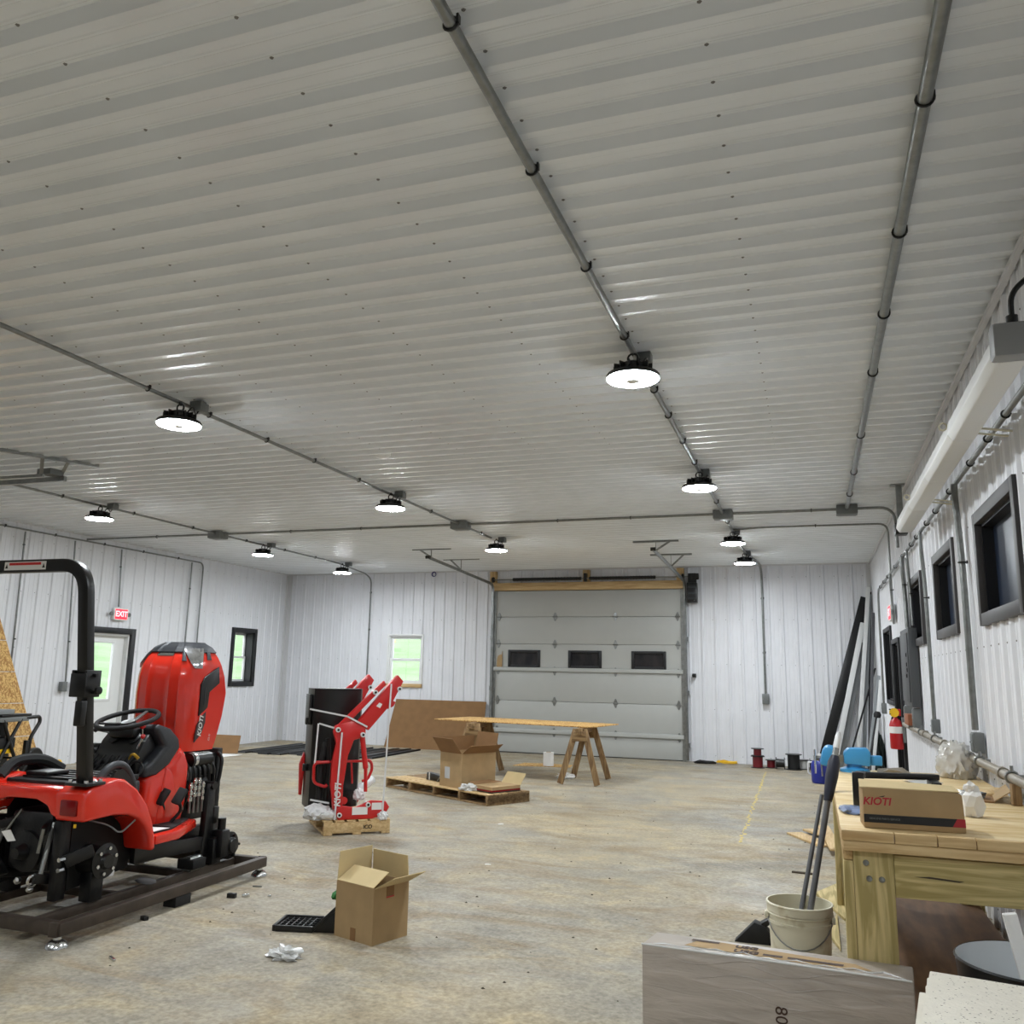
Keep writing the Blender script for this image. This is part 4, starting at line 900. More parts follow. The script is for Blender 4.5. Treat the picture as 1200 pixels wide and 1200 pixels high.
for l, z, r in ((-.14, .45, .02), (-.28, .40, .024), (-.2, .22, .03), (.08, .28, .02), (.18, .24, .018), (-.33, .20, .02)):
    G().lathe([(0, 0), (r, 0), (r, .02), (r*.5, .03), (0, .03)], (X(l), 4.19, z), (0, -1, 0), 12).build('hitch_pin', m_chrome if r < .024 else m_galv, t)
for x, y in ((-4.29, 4.50), (-4.95, 4.50), (-4.29, 5.65), (-4.95, 5.65)):      # what carries the tractor on the skid
    G().bb(x-.045, x+.045, y-.05, y+.05, .121, .30).build('jack_block', m_cast, t, bevel=.006)
G().blob((X(.33), 4.62, .24), (.03, .04, .04), 5, .3, 2).build('foam_plug', m_foam, t)
tag(G().blob((-4.29, 4.98, .12), (.08, .028, .022), 3, .2, 2).build('foam_roll', mat('grey_foam', (130, 130, 132), .8)), 'grey foam roll lying on the skid under the tractor', 'foam')
# ================================================================== things on the floor
def place(g, ang, org):
    R = Matrix.Rotation(ang, 3, 'Z'); o = V(org); g.v = [o+R @ p for p in g.v]; return g

def pallet(label, org, ang, L, W, nd, ns, h=.13, mt='pine', along='y'):
    t = thing('pallet', label, 'pallet', org, 'wooden pallets'); deck = .018
    for i in range(ns):
        y = (L-.04)*i/(ns-1)+.02
        place(G().bb(0, W, y-.02, y+.02, deck, h-deck), ang, org).build('stringer', m_wood[mt+'_x'], t, bevel=.003)
    bw = W/nd*.78
    for i in range(nd):
        x = (W-bw)*i/(nd-1); place(G().bb(x, x+bw, 0, L, h-deck, h), ang, org).build('deck_board', m_wood[mt+'_y'], t, bevel=.003)
    for i in range(3):
        x = (W-bw)*i/2; place(G().bb(x, x+bw, 0, L, 0, deck), ang, org).build('bottom_board', m_wood[mt+'_y'], t, bevel=.003)
    return t

def carton(name, label, org, ang, w_, d, h, flaps, material, inner=None, th=.006, fl=.5, cat='box', group=None):
    """open cardboard carton; flaps: side -> angle from upright, positive = outward"""
    t = thing(name, label, cat, org, group)
    def b(nm, g, m=material, par=None): return place(g, ang, org).build(nm, m, par or t)
    b('bottom_panel', G().bb(0, w_, 0, d, 0, th))
    S = {'front': ((0, 0), (w_, 0), (0, -1)), 'right': ((w_, 0), (w_, d), (1, 0)), 'back': ((w_, d), (0, d), (0, 1)), 'left': ((0, d), (0, 0), (-1, 0))}
    b('front_panel', G().bb(0, w_, 0, th, th, h)); b('back_panel', G().bb(0, w_, d-th, d, th, h)); b('left_panel', G().bb(0, th, th, d-th, th, h)); b('right_panel', G().bb(w_-th, w_, th, d-th, th, h))
    for k, an in flaps.items():
        p, q, n = S[k]; l = fl*(d if k in ('front', 'back') else w_); a = math.radians(an); o = V((n[0]*math.sin(a), n[1]*math.sin(a), math.cos(a)))*l
        p3, q3 = V((p[0], p[1], h)), V((q[0], q[1], h)); e = (q3-p3).normalized()*.006
        nn = (q3-p3).cross(o)
        b('flap', G().slab([p3+e, q3-e, q3-e*2+o, p3+e*2+o], nn, th*.7), inner or material)
    return t

# --- loader on its pallet
LA = math.atan2(.661, .75); LO = V((-4.447, 7.494, 0))
pallet('small pale wooden pallet under the red loader', LO, LA, .86, .64, 6, 3)
pt = [o for o in bpy.data.objects if o.name.startswith('pallet')][0]
e1 = V((math.cos(LA), math.sin(LA), 0)); e2 = V((-e1.y, e1.x, 0))
text('ICO', .05, LO+e1*.42-e2*.0015+V((0, 0, .066)), e1, (0, 0, 1), m_blk, pt, 'stamp_lettering', bold=.001)
t = thing('front_loader', 'red front-end loader with black bucket strapped upright on a pallet', 'loader', LO+e1*.3+e2*.4+V((0, 0, .13)))
def lb(nm, g, m=m_red2, bevel=.006, par=None, **k): return place(g, LA, LO).build(nm, m, par or t, bevel=bevel, **k)
up = [(.09, .229), (.056, .451), (.058, .66), (.091, .842), (.055, .95), (.07, 1.01), (.12, 1.03), (.25, 1.06), (.37, 1.0), (.37, .925), (.34, .895), (.258, .873), (.208, .728), (.176, .447), (.178, .225)]
boom = [(.285, 1.045), (.395, .965), (.625, 1.235), (.73, 1.446), (.672, 1.508), (.60, 1.43)]
base = [(.139, .132), (.098, .228), (.17, .262), (.30, .24), (.452, .303), (.60, .29), (.637, .235), (.60, .17), (.47, .132)]
for ds, o0, o1, nm in ((0, .06, .13, 'near'), (-.15, .70, .77, 'far')):
    sh = lambda P_: [(p[0]+ds, p[1]) for p in P_]
    a = lb('loader_arm', G().prism(sh(up), 'y', o0, o1)); bm_ = lb('loader_boom', G().prism(sh(boom), 'y', o0-.01, o1+.01))
    lb('leveling_link', G().prism(sh([(.075, .995), (.11, .945), (.46, 1.31), (.56, 1.41), (.535, 1.45), (.45, 1.37)]), 'y', o0+.005, o1-.005))
    lb('boom_bracket', G().prism(sh([(.58, 1.17), (.64, 1.20), (.66, 1.24), (.62, 1.26), (.57, 1.22)]), 'y', o0-.01, o1+.01))
    lb('lift_cylinder', G().cyl((.345+ds, (o0+o1)/2, .91), (.395+ds, (o0+o1)/2, .60), .026, n=12), bevel=0); lb('cylinder_rod', G().cyl((.395+ds, (o0+o1)/2, .60), (.405+ds, (o0+o1)/2, .38), .018, n=10), m_red2, 0)
    lb('mount_plate', G().prism(sh(base), 'y', o0-.02, o0+.02))
    for s_, z in ((.094, .974), (.341, .925), (.445, 1.334), (.69, 1.37), (.148, .178), (.424, .264)):
        pn = lb('pivot_pin', G().cyl((s_+ds, o0-.028, z), (s_+ds, o1+.02, z), .024, n=14), m_white, 0); lb('pin_bolt', G().cyl((s_+ds, o0-.034, z), (s_+ds, o0-.028, z), .012, n=8), m_blk, 0, pn)
nn_ = -e2
text('KIOTI', .085, LO+e1*.128+e2*.0585+V((0, 0, .36)), (e1*.0+V((0, 0, 1))), -e1, m_paper, t, 'logo_lettering', shear=.2, bold=.002)
lb('spec_plate', G().bb(.27, .42, .036, .04, .175, .245), m_paper, 0); lb('warning_label', G().bb(.46, .56, .036, .04, .215, .28), m_paper, 0); lb('arm_label', G().prism([(.46, 1.20), (.49, 1.235), (.52, 1.22), (.50, 1.18)], 'y', .046, .05), m_paper, 0)
path = [(.40, .66), (.40, .42), (.37, .34), (.30, .30), (-.02, .30), (-.10, .36), (-.12, .46), (-.12, .62)]
rows = [[V((p[0], p[1], z)) for p in path] for z in (.22, 1.355)]
bk = lb('bucket_shell', G().grid(rows), m_blk, 0, solid=.014)
for z in (.21, 1.345): lb('bucket_end', G().prism(path, 'z', z, z+.014), m_blk, 0, bk)
lb('cutting_edge', G().bb(.392, .42, .64, .69, .22, 1.35), m_blk, .003, bk); lb('bucket_lip', G().bb(-.14, -.115, .40, .62, 1.0, 1.30), m_blk, .006, bk)
for z in (.55, 1.0): lb('hook_lug', G().bb(-.16, -.12, .44, .47, z, z+.07), m_blk, .004, bk)
lb('hydraulic_bundle', G().tube([(-.02, .27, .30), (-.02, .26, .60), (.02, .26, .84)], .03, 10), m_blkmat, 0); lb('hydraulic_bundle', G().tube([(.05, .26, .30), (.06, .25, .62), (.04, .25, .88)], .026, 10), m_blk, 0)
lb('grille_guard', G().tube(rounded([(.06, .22, .655), (-.09, .22, .65), (-.085, .22, .46), (.03, .22, .42), (.05, .22, .44)], .05), .015, 8), bevel=0)
lb('grille_guard', G().tube(rounded([(.40, .25, .66), (.48, .25, .66), (.50, .25, .58), (.46, .25, .48), (.40, .25, .46)], .05), .015, 8), bevel=0)
lb('guard_bar', G().bar((-.09, .24, .655), (.40, .24, .655), .02, .024)); lb('guard_bar', G().bar((.30, .24, .44), (.28, .24, .66), .02, .02)); lb('torque_tube', G().cyl((.2, .1, .30), (.06, .72, .30), .035, n=12), bevel=0)
lb('rear_arm', G().prism([(-.16, .30), (-.13, .30), (-.115, .66), (-.13, .72), (-.17, .60)], 'y', .60, .65))
for a, b in (((-.15, .285, 1.16), (.18, .06, 1.10)), ((.18, .045, 1.10), (.38, .045, 1.0)), ((-.05, .28, 1.02), (.09, .05, .98)), ((-.06, .275, 1.02), (-.085, .21, .62)), ((.13, .03, .95), (.10, .015, .14)), ((.60, .03, 1.42), (.56, .005, .14)), ((-.10, .25, .30), (.06, .12, .28))):
    lb('strap', G().bar(a, b, .004, .016, (0, 0, 1) if abs(a[2]-b[2]) < .3 else (1, 0, 0)), m_strap, 0)
for c, sz, sd in (((-.04, .2, .13), (.13, .13, .09), 1), ((.06, .12, .135), (.10, .08, .06), 2), ((.36, .16, .30), (.06, .06, .07), 3), ((.2, .5, .13), (.16, .2, .07), 4), ((.57, .03, .125), (.05, .05, .05), 6)):
    lb('foam_wrap', G().blob(c, sz, sd, .16, 3), m_foam, 0, facet=True)
lb('foam_tube', G().cyl((.40, .5, .34), (.60, .66, .42), .045, n=14), m_foam, 0)

# --- long pallet with carton
PA = math.atan2(-.474, .881); PO = V((-5.55, 10.90, 0)); f1 = V((math.cos(PA), math.sin(PA), 0)); f2 = V((-f1.y, f1.x, 0))
t = thing('pallet', 'long weathered wooden pallet under the open brown carton', 'pallet', PO, 'wooden pallets')
for i in range(5):
    x = .02+i*(2.06/4); place(G().bb(x-.02, x+.02, 0, .68, .018, .112), PA, PO).build('stringer', m_wood['old_y'], t, bevel=.003)
for i in range(6): y = i*.116; place(G().bb(0, 2.1, y, y+.09, .112, .13), PA, PO).build('deck_board', m_wood['pine_x' if i < 3 else 'old_x'], t, bevel=.003)
for y in (0, .295, .59): place(G().bb(0, 2.1, y, y+.09, 0, .018), PA, PO).build('bottom_board', m_wood['old_x'], t, bevel=.003)
place(G().bb(2.082, 2.10, -.005, .685, .0, .125), PA, PO).build('end_board', m_wood['old_y'], t, bevel=.003)
cb = carton('cardboard_carton', 'large open brown carton standing on the long pallet', PO+f1*1.10+f2*.06+V((0, 0, .131)), PA, .43, .56, .42, {'left': -3, 'front': 38, 'back': 12, 'right': 55}, m_card, m_carddk, .008, .42, group='cardboard cartons')
place(G().bb(.1, .2, -.003, -.001, .1, .24), PA, WL[cb]).build('packing_tape', m_film, cb)
t = thing('open_box', 'small open box with a red stripe on the right end of the pallet', 'box', PO+f1*1.86+f2*.30+V((0, 0, .131)), 'cardboard cartons')
bo = WL[t]
for nm, g, m in (('box_body', G().bb(-.14, .20, -.20, .26, 0, .07), m_card), ('red_band', G().bb(-.142, .202, -.202, .262, .014, .034), m_taill), ('dark_band', G().bb(-.1415, .2015, -.2015, .2615, .002, .014), m_blk)): place(g, PA, bo).build(nm, m, t)
place(G().slab([(-.14, .26, .07), (.20, .26, .07), (.22, .34, .20), (-.12, .34, .20)], (0, 1, -.4), .005), PA, bo).build('lid', m_cardin, t)
place(G().slab([(-.14, -.2, .072), (-.14, .26, .072), (-.30, .2, .085), (-.28, -.16, .085)], (0, 0, 1), .005), PA, bo).build('flap', m_carddk, t)
tag(G().blob(PO+f1*1.68+f2*.055+V((0, 0, .131)), (.11, .06, .05), 9, .35, 3).build('plastic_bag', m_bag, facet=True), 'crumpled clear plastic bag on the long pallet', 'plastic bag')
t = thing('steel_bracket', 'black angled steel bracket lying on the long pallet beside the carton', 'bracket', PO+f1*.75+f2*.3+V((0, 0, .131))); o_ = WL[t]
place(G().prism([(-.22, .0), (.2, 0), (.3, .24), (.24, .26), (.14, .07), (-.2, .1)], 'y', -.03, .05), PA, o_).build('bracket_body', m_blk, t, bevel=.01)
place(G().bar((.05, -.05, .0), (.28, -.05, .22), .012, .012), PA, o_).build('rod', m_galv, t); place(G().bb(-.15, -.13, -.034, -.03, 0, .1), PA, o_).build('strap', m_strap, t)

# --- sawhorses and sheet
def sawhorse(label, c, ang):
    t = thing('sawhorse', label, 'sawhorse', c, 'wooden sawhorses')
    def b(nm, g, m): return place(g, ang, c).build(nm, m, t, bevel=.003)
    b('top_beam', G().bb(-.045, .045, -.46, .46, .70, .785), m_wood['old_y'])
    for sx in (-1, 1):
        for sy in (-1, 1):
            b('leg', G().bar((sx*.062, sy*.34, .77), (sx*.27, sy*.43, .012), .085, .036, (0, 1, 0)), m_wood['old_z'])
    for sy in (-1, 1): b('gusset', G().prism([(-.12, .60), (.12, .60), (.075, .74), (-.075, .74)], 'y', sy*.39-.01, sy*.39+.01), m_wood['old_x'])
    return t
S1 = sawhorse('wooden sawhorse under the right end of the plywood sheet', V((-3.24, 12.72, 0)), .04)
dup(S1, V((-5.02, 12.98, 0)), 'wooden sawhorse under the left end of the plywood sheet', .05)
g = G(); g.slab([(-5.78, 12.95, .787), (-3.10, 12.42, .787), (-2.90, 13.48, .787), (-5.58, 13.98, .787)], (0, 0, 1), .016); tag(g.build('plywood_sheet', m_osb, bevel=.002), 'thin plywood sheet laid across the two sawhorses', 'plywood')
# --- things near the back wall
def leaning_sheet(name, label, x0, x1, y, h, lean, material, th=.012, skew=0):
    g = G(); g.slab([(x0, y, 0), (x1, y, 0), (x1, y+lean, h), (x0+skew, y+lean, h)], (0, -1, 0), th); return tag(g.build(name, material), label, 'cardboard')
leaning_sheet('cardboard_sheet', 'large brown cardboard sheet leaning on the back wall', -8.44, -6.30, 16.42, .96, .24, m_carddk, .012, .12)
leaning_sheet('cardboard_strip', 'low cardboard strip leaning in front of the large cardboard sheet', -7.80, -6.72, 16.30, .24, .06, m_carddk, .01)
for i in range(11):
    x = -10.05+i*.25; y0 = 13.85+.12*math.sin(i*1.9)+.02*i; y1 = 15.95+.1*math.cos(i*1.3)
    g = G(); g.prism([(x-.115, 0.002), (x-.115, .030), (x-.095, .030), (x-.085, .012), (x+.085, .012), (x+.095, .030), (x+.115, .030), (x+.115, .002)], 'y', y0, y1)
    nth = ('first', 'second', 'third', 'fourth', 'fifth', 'sixth', 'seventh', 'eighth', 'ninth', 'tenth', 'eleventh')[i]
    tag(g.build('metal_channel', m_blkmat if i % 3 else m_blk, bevel=.002), 'black metal channel on the floor at the back left, %s from the left wall' % nth, 'metal channel', 'black metal channels on the floor')
tag(G().slab([(-10.55, 13.45, 0), (-10.05, 13.75, 0), (-10.15, 13.95, .30), (-10.62, 13.7, .32)], (-.4, 1, 0), .01).build('cardboard_piece', m_carddk), 'folded cardboard piece standing behind the tractor', 'cardboard')
tag(G().slab([(-10.9, 13.75, 0), (-10.6, 13.95, 0), (-10.72, 14.1, .28), (-10.95, 13.95, .28)], (-.4, 1, 0), .01).build('cardboard_piece', m_card), 'smaller cardboard piece by the left wall behind the tractor', 'cardboard')
tag(G().prism([(-10.35, 12.75), (-9.85, 12.95), (-9.8, 13.55), (-10.25, 13.5)], 'z', 0, .006).build('paper_sheet', m_paper), 'white paper sheet flat on the floor behind the tractor', 'paper')
t = thing('paper_roll', 'small white roll standing on the floor behind the sawhorses', 'roll', (-4.33, 14.5, 0))
G().lathe([(.09, 0), (.09, .22), (.04, .22), (.04, .03)], (-4.33, 14.5, .012), n=24).build('roll', m_paper, t); G().lathe([(.041, .0), (.045, .0), (.045, .225), (.041, .225)], (-4.33, 14.5, .012), n=16, closed=True).build('core', m_card, t)
tag(G().prism([(-4.9, 14.3), (-3.95, 14.5), (-4.0, 14.85), (-4.85, 14.8)], 'z', 0, .008).build('plywood_scrap', m_osb), 'thin plywood scrap on the floor under the white roll', 'plywood')
tag(G().blob((-3.62, 13.0, 0), (.13, .10, .05), 21, .4, 3).build('rag', m_paper, facet=True), 'white crumpled rag on the floor by the right sawhorse', 'rag')
# wire spools
def spool(label, x, y, r, h, mt, flat=False):
    t = thing('wire_spool', label, 'spool', (x, y, 0), 'wire spools by the back wall')
    for nm, pr, m in (('flange', [(0, 0), (r, 0), (r, .012), (0, .012)], m_blk), ('winding', [(r*.72, .012), (r*.72, h-.012)], mt), ('flange', [(0, h-.012), (r, h-.012), (r, h), (0, h)], m_blk)):
        if flat: G().lathe(pr, (x-h/2, y, r), (1, 0, 0), 20).build(nm, m, t)
        else: G().lathe(pr, (x, y, 0), (0, 0, 1), 20).build(nm, m, t)
    return t
m_rw = mat('red_wire', (110, 16, 26), .5)
spool('tall wire spool wound with red wire by the back wall', -1.0, 16.15, .12, .20, m_rw)
spool('wire spool with a little red wire beside the tall red one', -.78, 16.25, .10, .14, m_rw); spool('black wire spool lying on its side among the spools', -.62, 16.1, .10, .15, m_blk, True)
spool('tallest black wire spool in the middle of the spools', -.40, 16.15, .14, .26, m_blkmat); spool('white wound wire spool beside the tallest spool', -.24, 16.3, .09, .16, m_white); spool('black wire spool at the right end of the spools', -.07, 16.15, .10, .14, m_blk, True)
def stacked(label, x, y, z, r, h, mt):
    t = thing('wire_spool', label, 'spool', (x, y, z), 'wire spools by the back wall')
    for nm, pr, m in (('flange', [(0, 0), (r, 0), (r, .012), (0, .012)], m_blk), ('winding', [(r*.6, .012), (r*.6, h-.012)], mt), ('flange', [(0, h-.012), (r, h-.012), (r, h), (0, h)], m_blk)): G().lathe(pr, (x, y, z), (0, 0, 1), 20).build(nm, m, t)
stacked('dark red wire spool stacked on the tall red one', -1.0, 16.15, .20, .11, .13, m_rw)
g = G(); rr2 = random.Random(4); p = [V((-1.55+.22*math.cos(a*.9)*(.6+.4*rr2.random()), 16.42+.12*math.sin(a*.9)*(.6+.4*rr2.random()), .02+.05*rr2.random())) for a in range(46)]
g.tube(rounded(p, .06, 3), .009, 5); tag(g.build('extension_cord', m_yellow), 'yellow extension cord coiled on the floor by the back wall', 'cord')
tag(G().blob((-1.95, 16.4, 0), (.18, .10, .04), 31, .3, 2).build('tarp_bundle', m_blkmat), 'small dark cloth bundle on the floor left of the yellow cord', 'cloth')
# chalk line on the slab
rc = random.Random(11); g = G()
for k in range(60):
    y = 8.9+k*.11; x = -.74-.0145*(y-9)+rc.uniform(-.015, .015); w2 = rc.uniform(.006, .018); g.add([(x-w2, y, .0015), (x+w2, y, .0015), (x+w2+rc.uniform(-.01, .01), y+rc.uniform(.04, .1), .0015), (x-w2, y+.07, .0015)], [(0, 1, 2, 3)])
o = g.build('chalk_line', mat('yellow_chalk', (212, 190, 110), .95)); tag(o, 'faint yellow chalk line on the concrete toward the spools', 'floor marking'); 

# leaning lengths of trim in the back right corner
def lean(label, a, b, w_, th, m, up=(0, -1, 0)):
    return tag(G().bar(a, b, w_, th, up).build('trim_length', m, bevel=.003), label, 'metal trim', 'trim lengths leaning in the corner')
m_gtrim = mat('grey_trim', (150, 154, 156), .4, metal=.2)
lean('wide black trim length leaning in the back right corner', (.04, 16.40, .0), (.93, 16.66, 3.0), .17, .03, m_blk)
lean('white trim length leaning just right of the wide black one', (.24, 16.30, .0), (.86, 16.62, 2.55), .09, .025, m_white)
lean('pale grey trim length crossing behind the white one', (.34, 16.42, .0), (.84, 16.66, 2.2), .10, .03, m_gtrim)
lean('tall white trim length reaching highest in the corner', (.62, 16.22, .0), (.98, 16.60, 3.18), .07, .03, m_white)
lean('tall grey trim length beside the highest white one', (.72, 16.30, .0), (1.0, 16.62, 3.05), .06, .025, m_gtrim)
lean('thin black trim length near the corner of the right wall', (.82, 16.42, .0), (1.01, 16.64, 3.1), .04, .02, m_blk)
lean('dark grey trim length leaning on the right wall', (.80, 15.95, .0), (1.02, 16.25, 2.7), .05, .02, mat('dark_trim', (84, 84, 88), .4))
lean('short pale trim length leaning on the right wall at the front of the stack', (.72, 15.30, .0), (1.02, 15.75, 1.62), .06, .02, m_gtrim)
lean('short white trim length in front of the grey ones', (.80, 15.22, .0), (1.03, 15.60, 1.55), .05, .02, m_white)
lean('thin black rod leaning across the trim lengths', (.42, 15.9, .0), (1.0, 16.3, 1.75), .03, .02, m_blk)
tag(G().blob((.93, 15.6, 0), (.10, .26, .46), 41, .2, 3).build('bag_heap', mat('dark_green_bag', (22, 34, 28), .6), facet=True), 'dark green bag heaped in the corner below the trim lengths', 'bag')
t = thing('weed_trimmer', 'black string-trimmer shaft leaning by the dark green bag', 'tool', (.78, 15.1, 0))
G().tube([(.72, 15.1, .05), (.92, 15.3, 1.0)], .016, 8).build('shaft', m_blk, t); G().lathe([(0, 0), (.05, .01), (.06, .06), (.04, .1), (0, .1)], (.92, 15.3, .95), (.2, .2, 1), 12).build('motor_head', m_blkmat, t); G().lathe([(0, 0), (.07, 0), (.07, .05), (0, .06)], (.72, 15.1, .0), (0, 0, 1), 14).build('spool_head', m_blkmat, t)
# blue jug
t = thing('blue_jug', 'dark blue plastic jug on the floor beyond the workbench', 'jug', (.03, 14.3, 0)); jc = (.03, 14.3, 0)
G().lathe([(0, .004), (.12, .004), (.135, .03), (.14, .26), (.12, .32), (.06, .36), (.035, .37), (.035, .40), (0, .40)], jc, n=24).build('body', m_blue, t)
G().cyl((.03, 14.3, .40), (.03, 14.3, .43), .036, n=16).build('cap', m_white, t); G().tube(rounded([(.03, 14.16, .39), (.04, 14.13, .40), (.05, 14.13, .12)], .04), .012, 8).build('pour_tube', m_galv, t); G().tube(rounded([(-.09, 14.3, .3), (-.15, 14.3, .3), (-.15, 14.3, .14), (-.10, 14.3, .12)], .04), .013, 8).build('handle', m_white, t)

# ================================================================== near carton, tray, floor litter
CA = math.radians(-19); CO = V((-2.765, 4.845, 0))
c = carton('cardboard_carton', 'open cardboard carton on the floor in the foreground', CO, CA, .325, .285, .31, {'left': -2, 'front': -62, 'back': -4, 'right': 62}, m_card, m_cardin, .006, .5, group='cardboard cartons')
place(G().bb(.14, .185, -.002, -.0005, 0, .07), CA, CO).build('packing_tape', m_carddk, c); place(G().bb(.3256, .3272, .10, .16, .25, .31), CA, CO).build('packing_tape', m_carddk, c); place(G().bb(.3272, .3285, .10, .16, .243, .25), CA, CO).build('red_mark', m_red2, c)
t = thing('plastic_tray', 'black gridded plastic tray tipped against the foreground carton', 'tray', (-3.0, 4.92, 0))
def tr(nm, g): return place(g, .25, (-3.0, 4.92, 0)).build(nm, m_blk, t, bevel=.004)
tr('tray_base', G().bb(-.17, .07, -.10, .12, .0, .012)); tr('tray_rim', G().bb(-.18, -.16, -.11, .13, 0, .035)); tr('tray_rim', G().bb(-.16, .07, -.115, -.095, 0, .035)); tr('tray_rim', G().bb(-.16, .07, .115, .135, 0, .035))
for i in range(6): tr('grid_rib', G().bb(-.155+i*.036, -.147+i*.036, -.095, .115, .012, .026))
for i in range(5): tr('grid_rib', G().bb(-.16, .06, -.07+i*.042, -.063+i*.042, .012, .025))
tr('tray_back', G().slab([(.05, -.11, .01), (.22, -.11, .17), (.22, .13, .17), (.05, .13, .01)], (1, 0, -1), .02))
tr('tray_foot', G().prism([(.06, 0), (.22, 0), (.22, .14)], 'y', -.10, .12))
place(G().blob((.19, .0, .165), (.035, .025, .03), 51, .4, 2), .25, (-3.0, 4.92, 0)).build('green_clip', m_green, t)
tag(G().blob((-2.80, 4.38, 0), (.085, .06, .035), 61, .5, 3).build('plastic_wad', m_bag, facet=True), 'crumpled clear plastic wad on the floor left of the carton', 'plastic')
def litter(name, label, c, sz, m, ang=0, bevel=.003):
    return tag(place(G().box((0, 0, sz[2]/2), sz), ang, c).build(name, m, bevel=bevel), label, name.replace('_', ' ').split()[-1])
litter('metal_bolt', 'silver bolt lying on the floor in front of the skid foot', (-3.62, 4.0, 0), (.075, .014, .014), m_chrome, -.5)
litter('rubber_plug', 'black rubber plug on the floor beside the skid, nearest the camera', (-4.0, 4.66, 0), (.055, .03, .022), m_blk, -.4)
litter('rubber_plug', 'black rubber plug on the floor right of the skid middle', (-3.84, 5.31, 0), (.06, .035, .03), m_blk, .2)
litter('hose_clip', 'silver clip beside the black rubber plug right of the skid', (-3.77, 5.37, 0), (.05, .03, .018), m_chrome, .8)
litter('hose_clip', 'small silver clip farther from the skid toward the tray', (-3.62, 5.43, 0), (.025, .016, .012), m_chrome, .3)
litter('cable_tie', 'pale cable tie end on the floor past the skid corner', (-3.86, 5.63, 0), (.07, .012, .01), m_galv, .2)
litter('wood_chip', 'dark wood strip lying on the floor left of the workbench gusset', (-.16, 7.75, 0), (.16, .04, .012), m_dirt, -.1)
litter('paper_chip', 'white paper chip on the open floor right of the loader pallet', (-3.15, 8.84, 0), (.06, .03, .006), m_paper, .4)
litter('paper_chip', 'white paper chip on the open floor behind the foreground carton', (-2.6, 7.0, 0), (.05, .025, .005), m_paper, .1)
rd = random.Random(5); g = G()
for k in range(190):
    x, y = rd.uniform(-6, .2), rd.uniform(3.9, 12); r = rd.uniform(.004, .013); a = rd.uniform(0, 3)
    if -5.3 < x < -3.95 and y < 6.1 or (-5.7 < x < -3.2 and y > 7.3): continue
    g.add([(x+r*math.cos(a+q), y+r*.8*math.sin(a+q), 0.0005) for q in (0, 1.6, 3.1, 4.7)]+[(x, y, r*.7)], [(0, 1, 4), (1, 2, 4), (2, 3, 4), (3, 0, 4)])
o = g.build('floor_grit', m_dirt); tag(o, 'scattered dark grit and crumbs over the concrete floor', 'grit'); o['kind'] = 'stuff'

# ================================================================== left edge: leaning OSB and a wheeled saw
for i, (z0, z1) in enumerate(((0, .52), (.53, .98), (.99, 1.42), (1.43, 1.86), (1.87, 2.38))):
    def pt_(z, far): return V((-10.62-.42*z/2.4, (9.98-.32*z) if far else 7.9, z))
    lab = ('lowest', 'second lowest', 'middle', 'second highest', 'topmost')[i]+' strand board strip of the stack leaning on the left wall'
    tag(G().slab([pt_(z0, 0), pt_(z0, 1), pt_(z1, 1), pt_(z1, 0)], (1, 0, .17), .018).build('strand_board', m_osb), lab, 'board', 'strand boards leaning on the left wall')
SX, SY = -10.15, 8.78
t = thing('table_saw', 'yellow and black wheeled table saw by the left wall', 'table saw', (SX, SY, 0))
def sb(nm, g, m, bv=.006): return place(g, .1, (SX, SY, 0)).build(nm, m, t, bevel=bv)
sb('saw_table', G().bb(-.3, .3, -.42, .16, .80, .86), m_greybox); sb('fence', G().bb(-.3, .3, -.42, -.1, .90, .96), mat('saw_grey', (120, 124, 126), .5)); sb('table_wing', G().bb(-.3, .3, -.3, .2, .865, .895), m_blk)
sb('body', G().bb(-.26, .26, -.36, .02, .46, .60), m_blkmat, .02); sb('body_skirt', G().bb(-.262, .262, -.362, .022, .40, .46), m_yellow, .01); sb('motor', G().bb(-.2, .2, -.3, -.06, .60, .80), m_blkmat, .03)
for sx in (-.28, .28):
    sb('frame_tube', G().tube(rounded([(sx, .12, .84), (sx, .36, .85), (sx, .38, .78), (sx, .24, .58), (sx, .22, .22)], .06), .024, 10), m_blk, 0)
    sb('frame_leg', G().tube([(sx, .05, .83), (sx, -.2, .40), (sx, -.4, .02)], .022, 10), m_blk, 0); sb('frame_leg', G().tube([(sx, -.25, .83), (sx, .0, .35), (sx, .16, .16)], .022, 10), m_blk, 0)
    w2 = sb('wheel', G().lathe([(.05, -.035), (.13, -.035), (.145, -.02), (.145, .02), (.13, .035), (.05, .035)], (sx, .34, .30), (1, 0, 0), 24, closed=True), m_blk, 0)
    place(G().lathe([(0, -.03), (.075, -.02), (.075, .02), (0, .03)], (sx, .34, .30), (1, 0, 0), 16), .1, (SX, SY, 0)).build('hub', m_yellow, w2)
    sb('rear_leg', G().bar((sx, .18, .55), (sx, .16, .03), .05, .05), m_blk)
sb('axle_bar', G().bar((-.28, .3, .30), (.28, .3, .30), .03, .03), m_blk); sb('lower_rail', G().bar((.29, -.4, .24), (.29, .3, .30), .03, .03), m_blk)
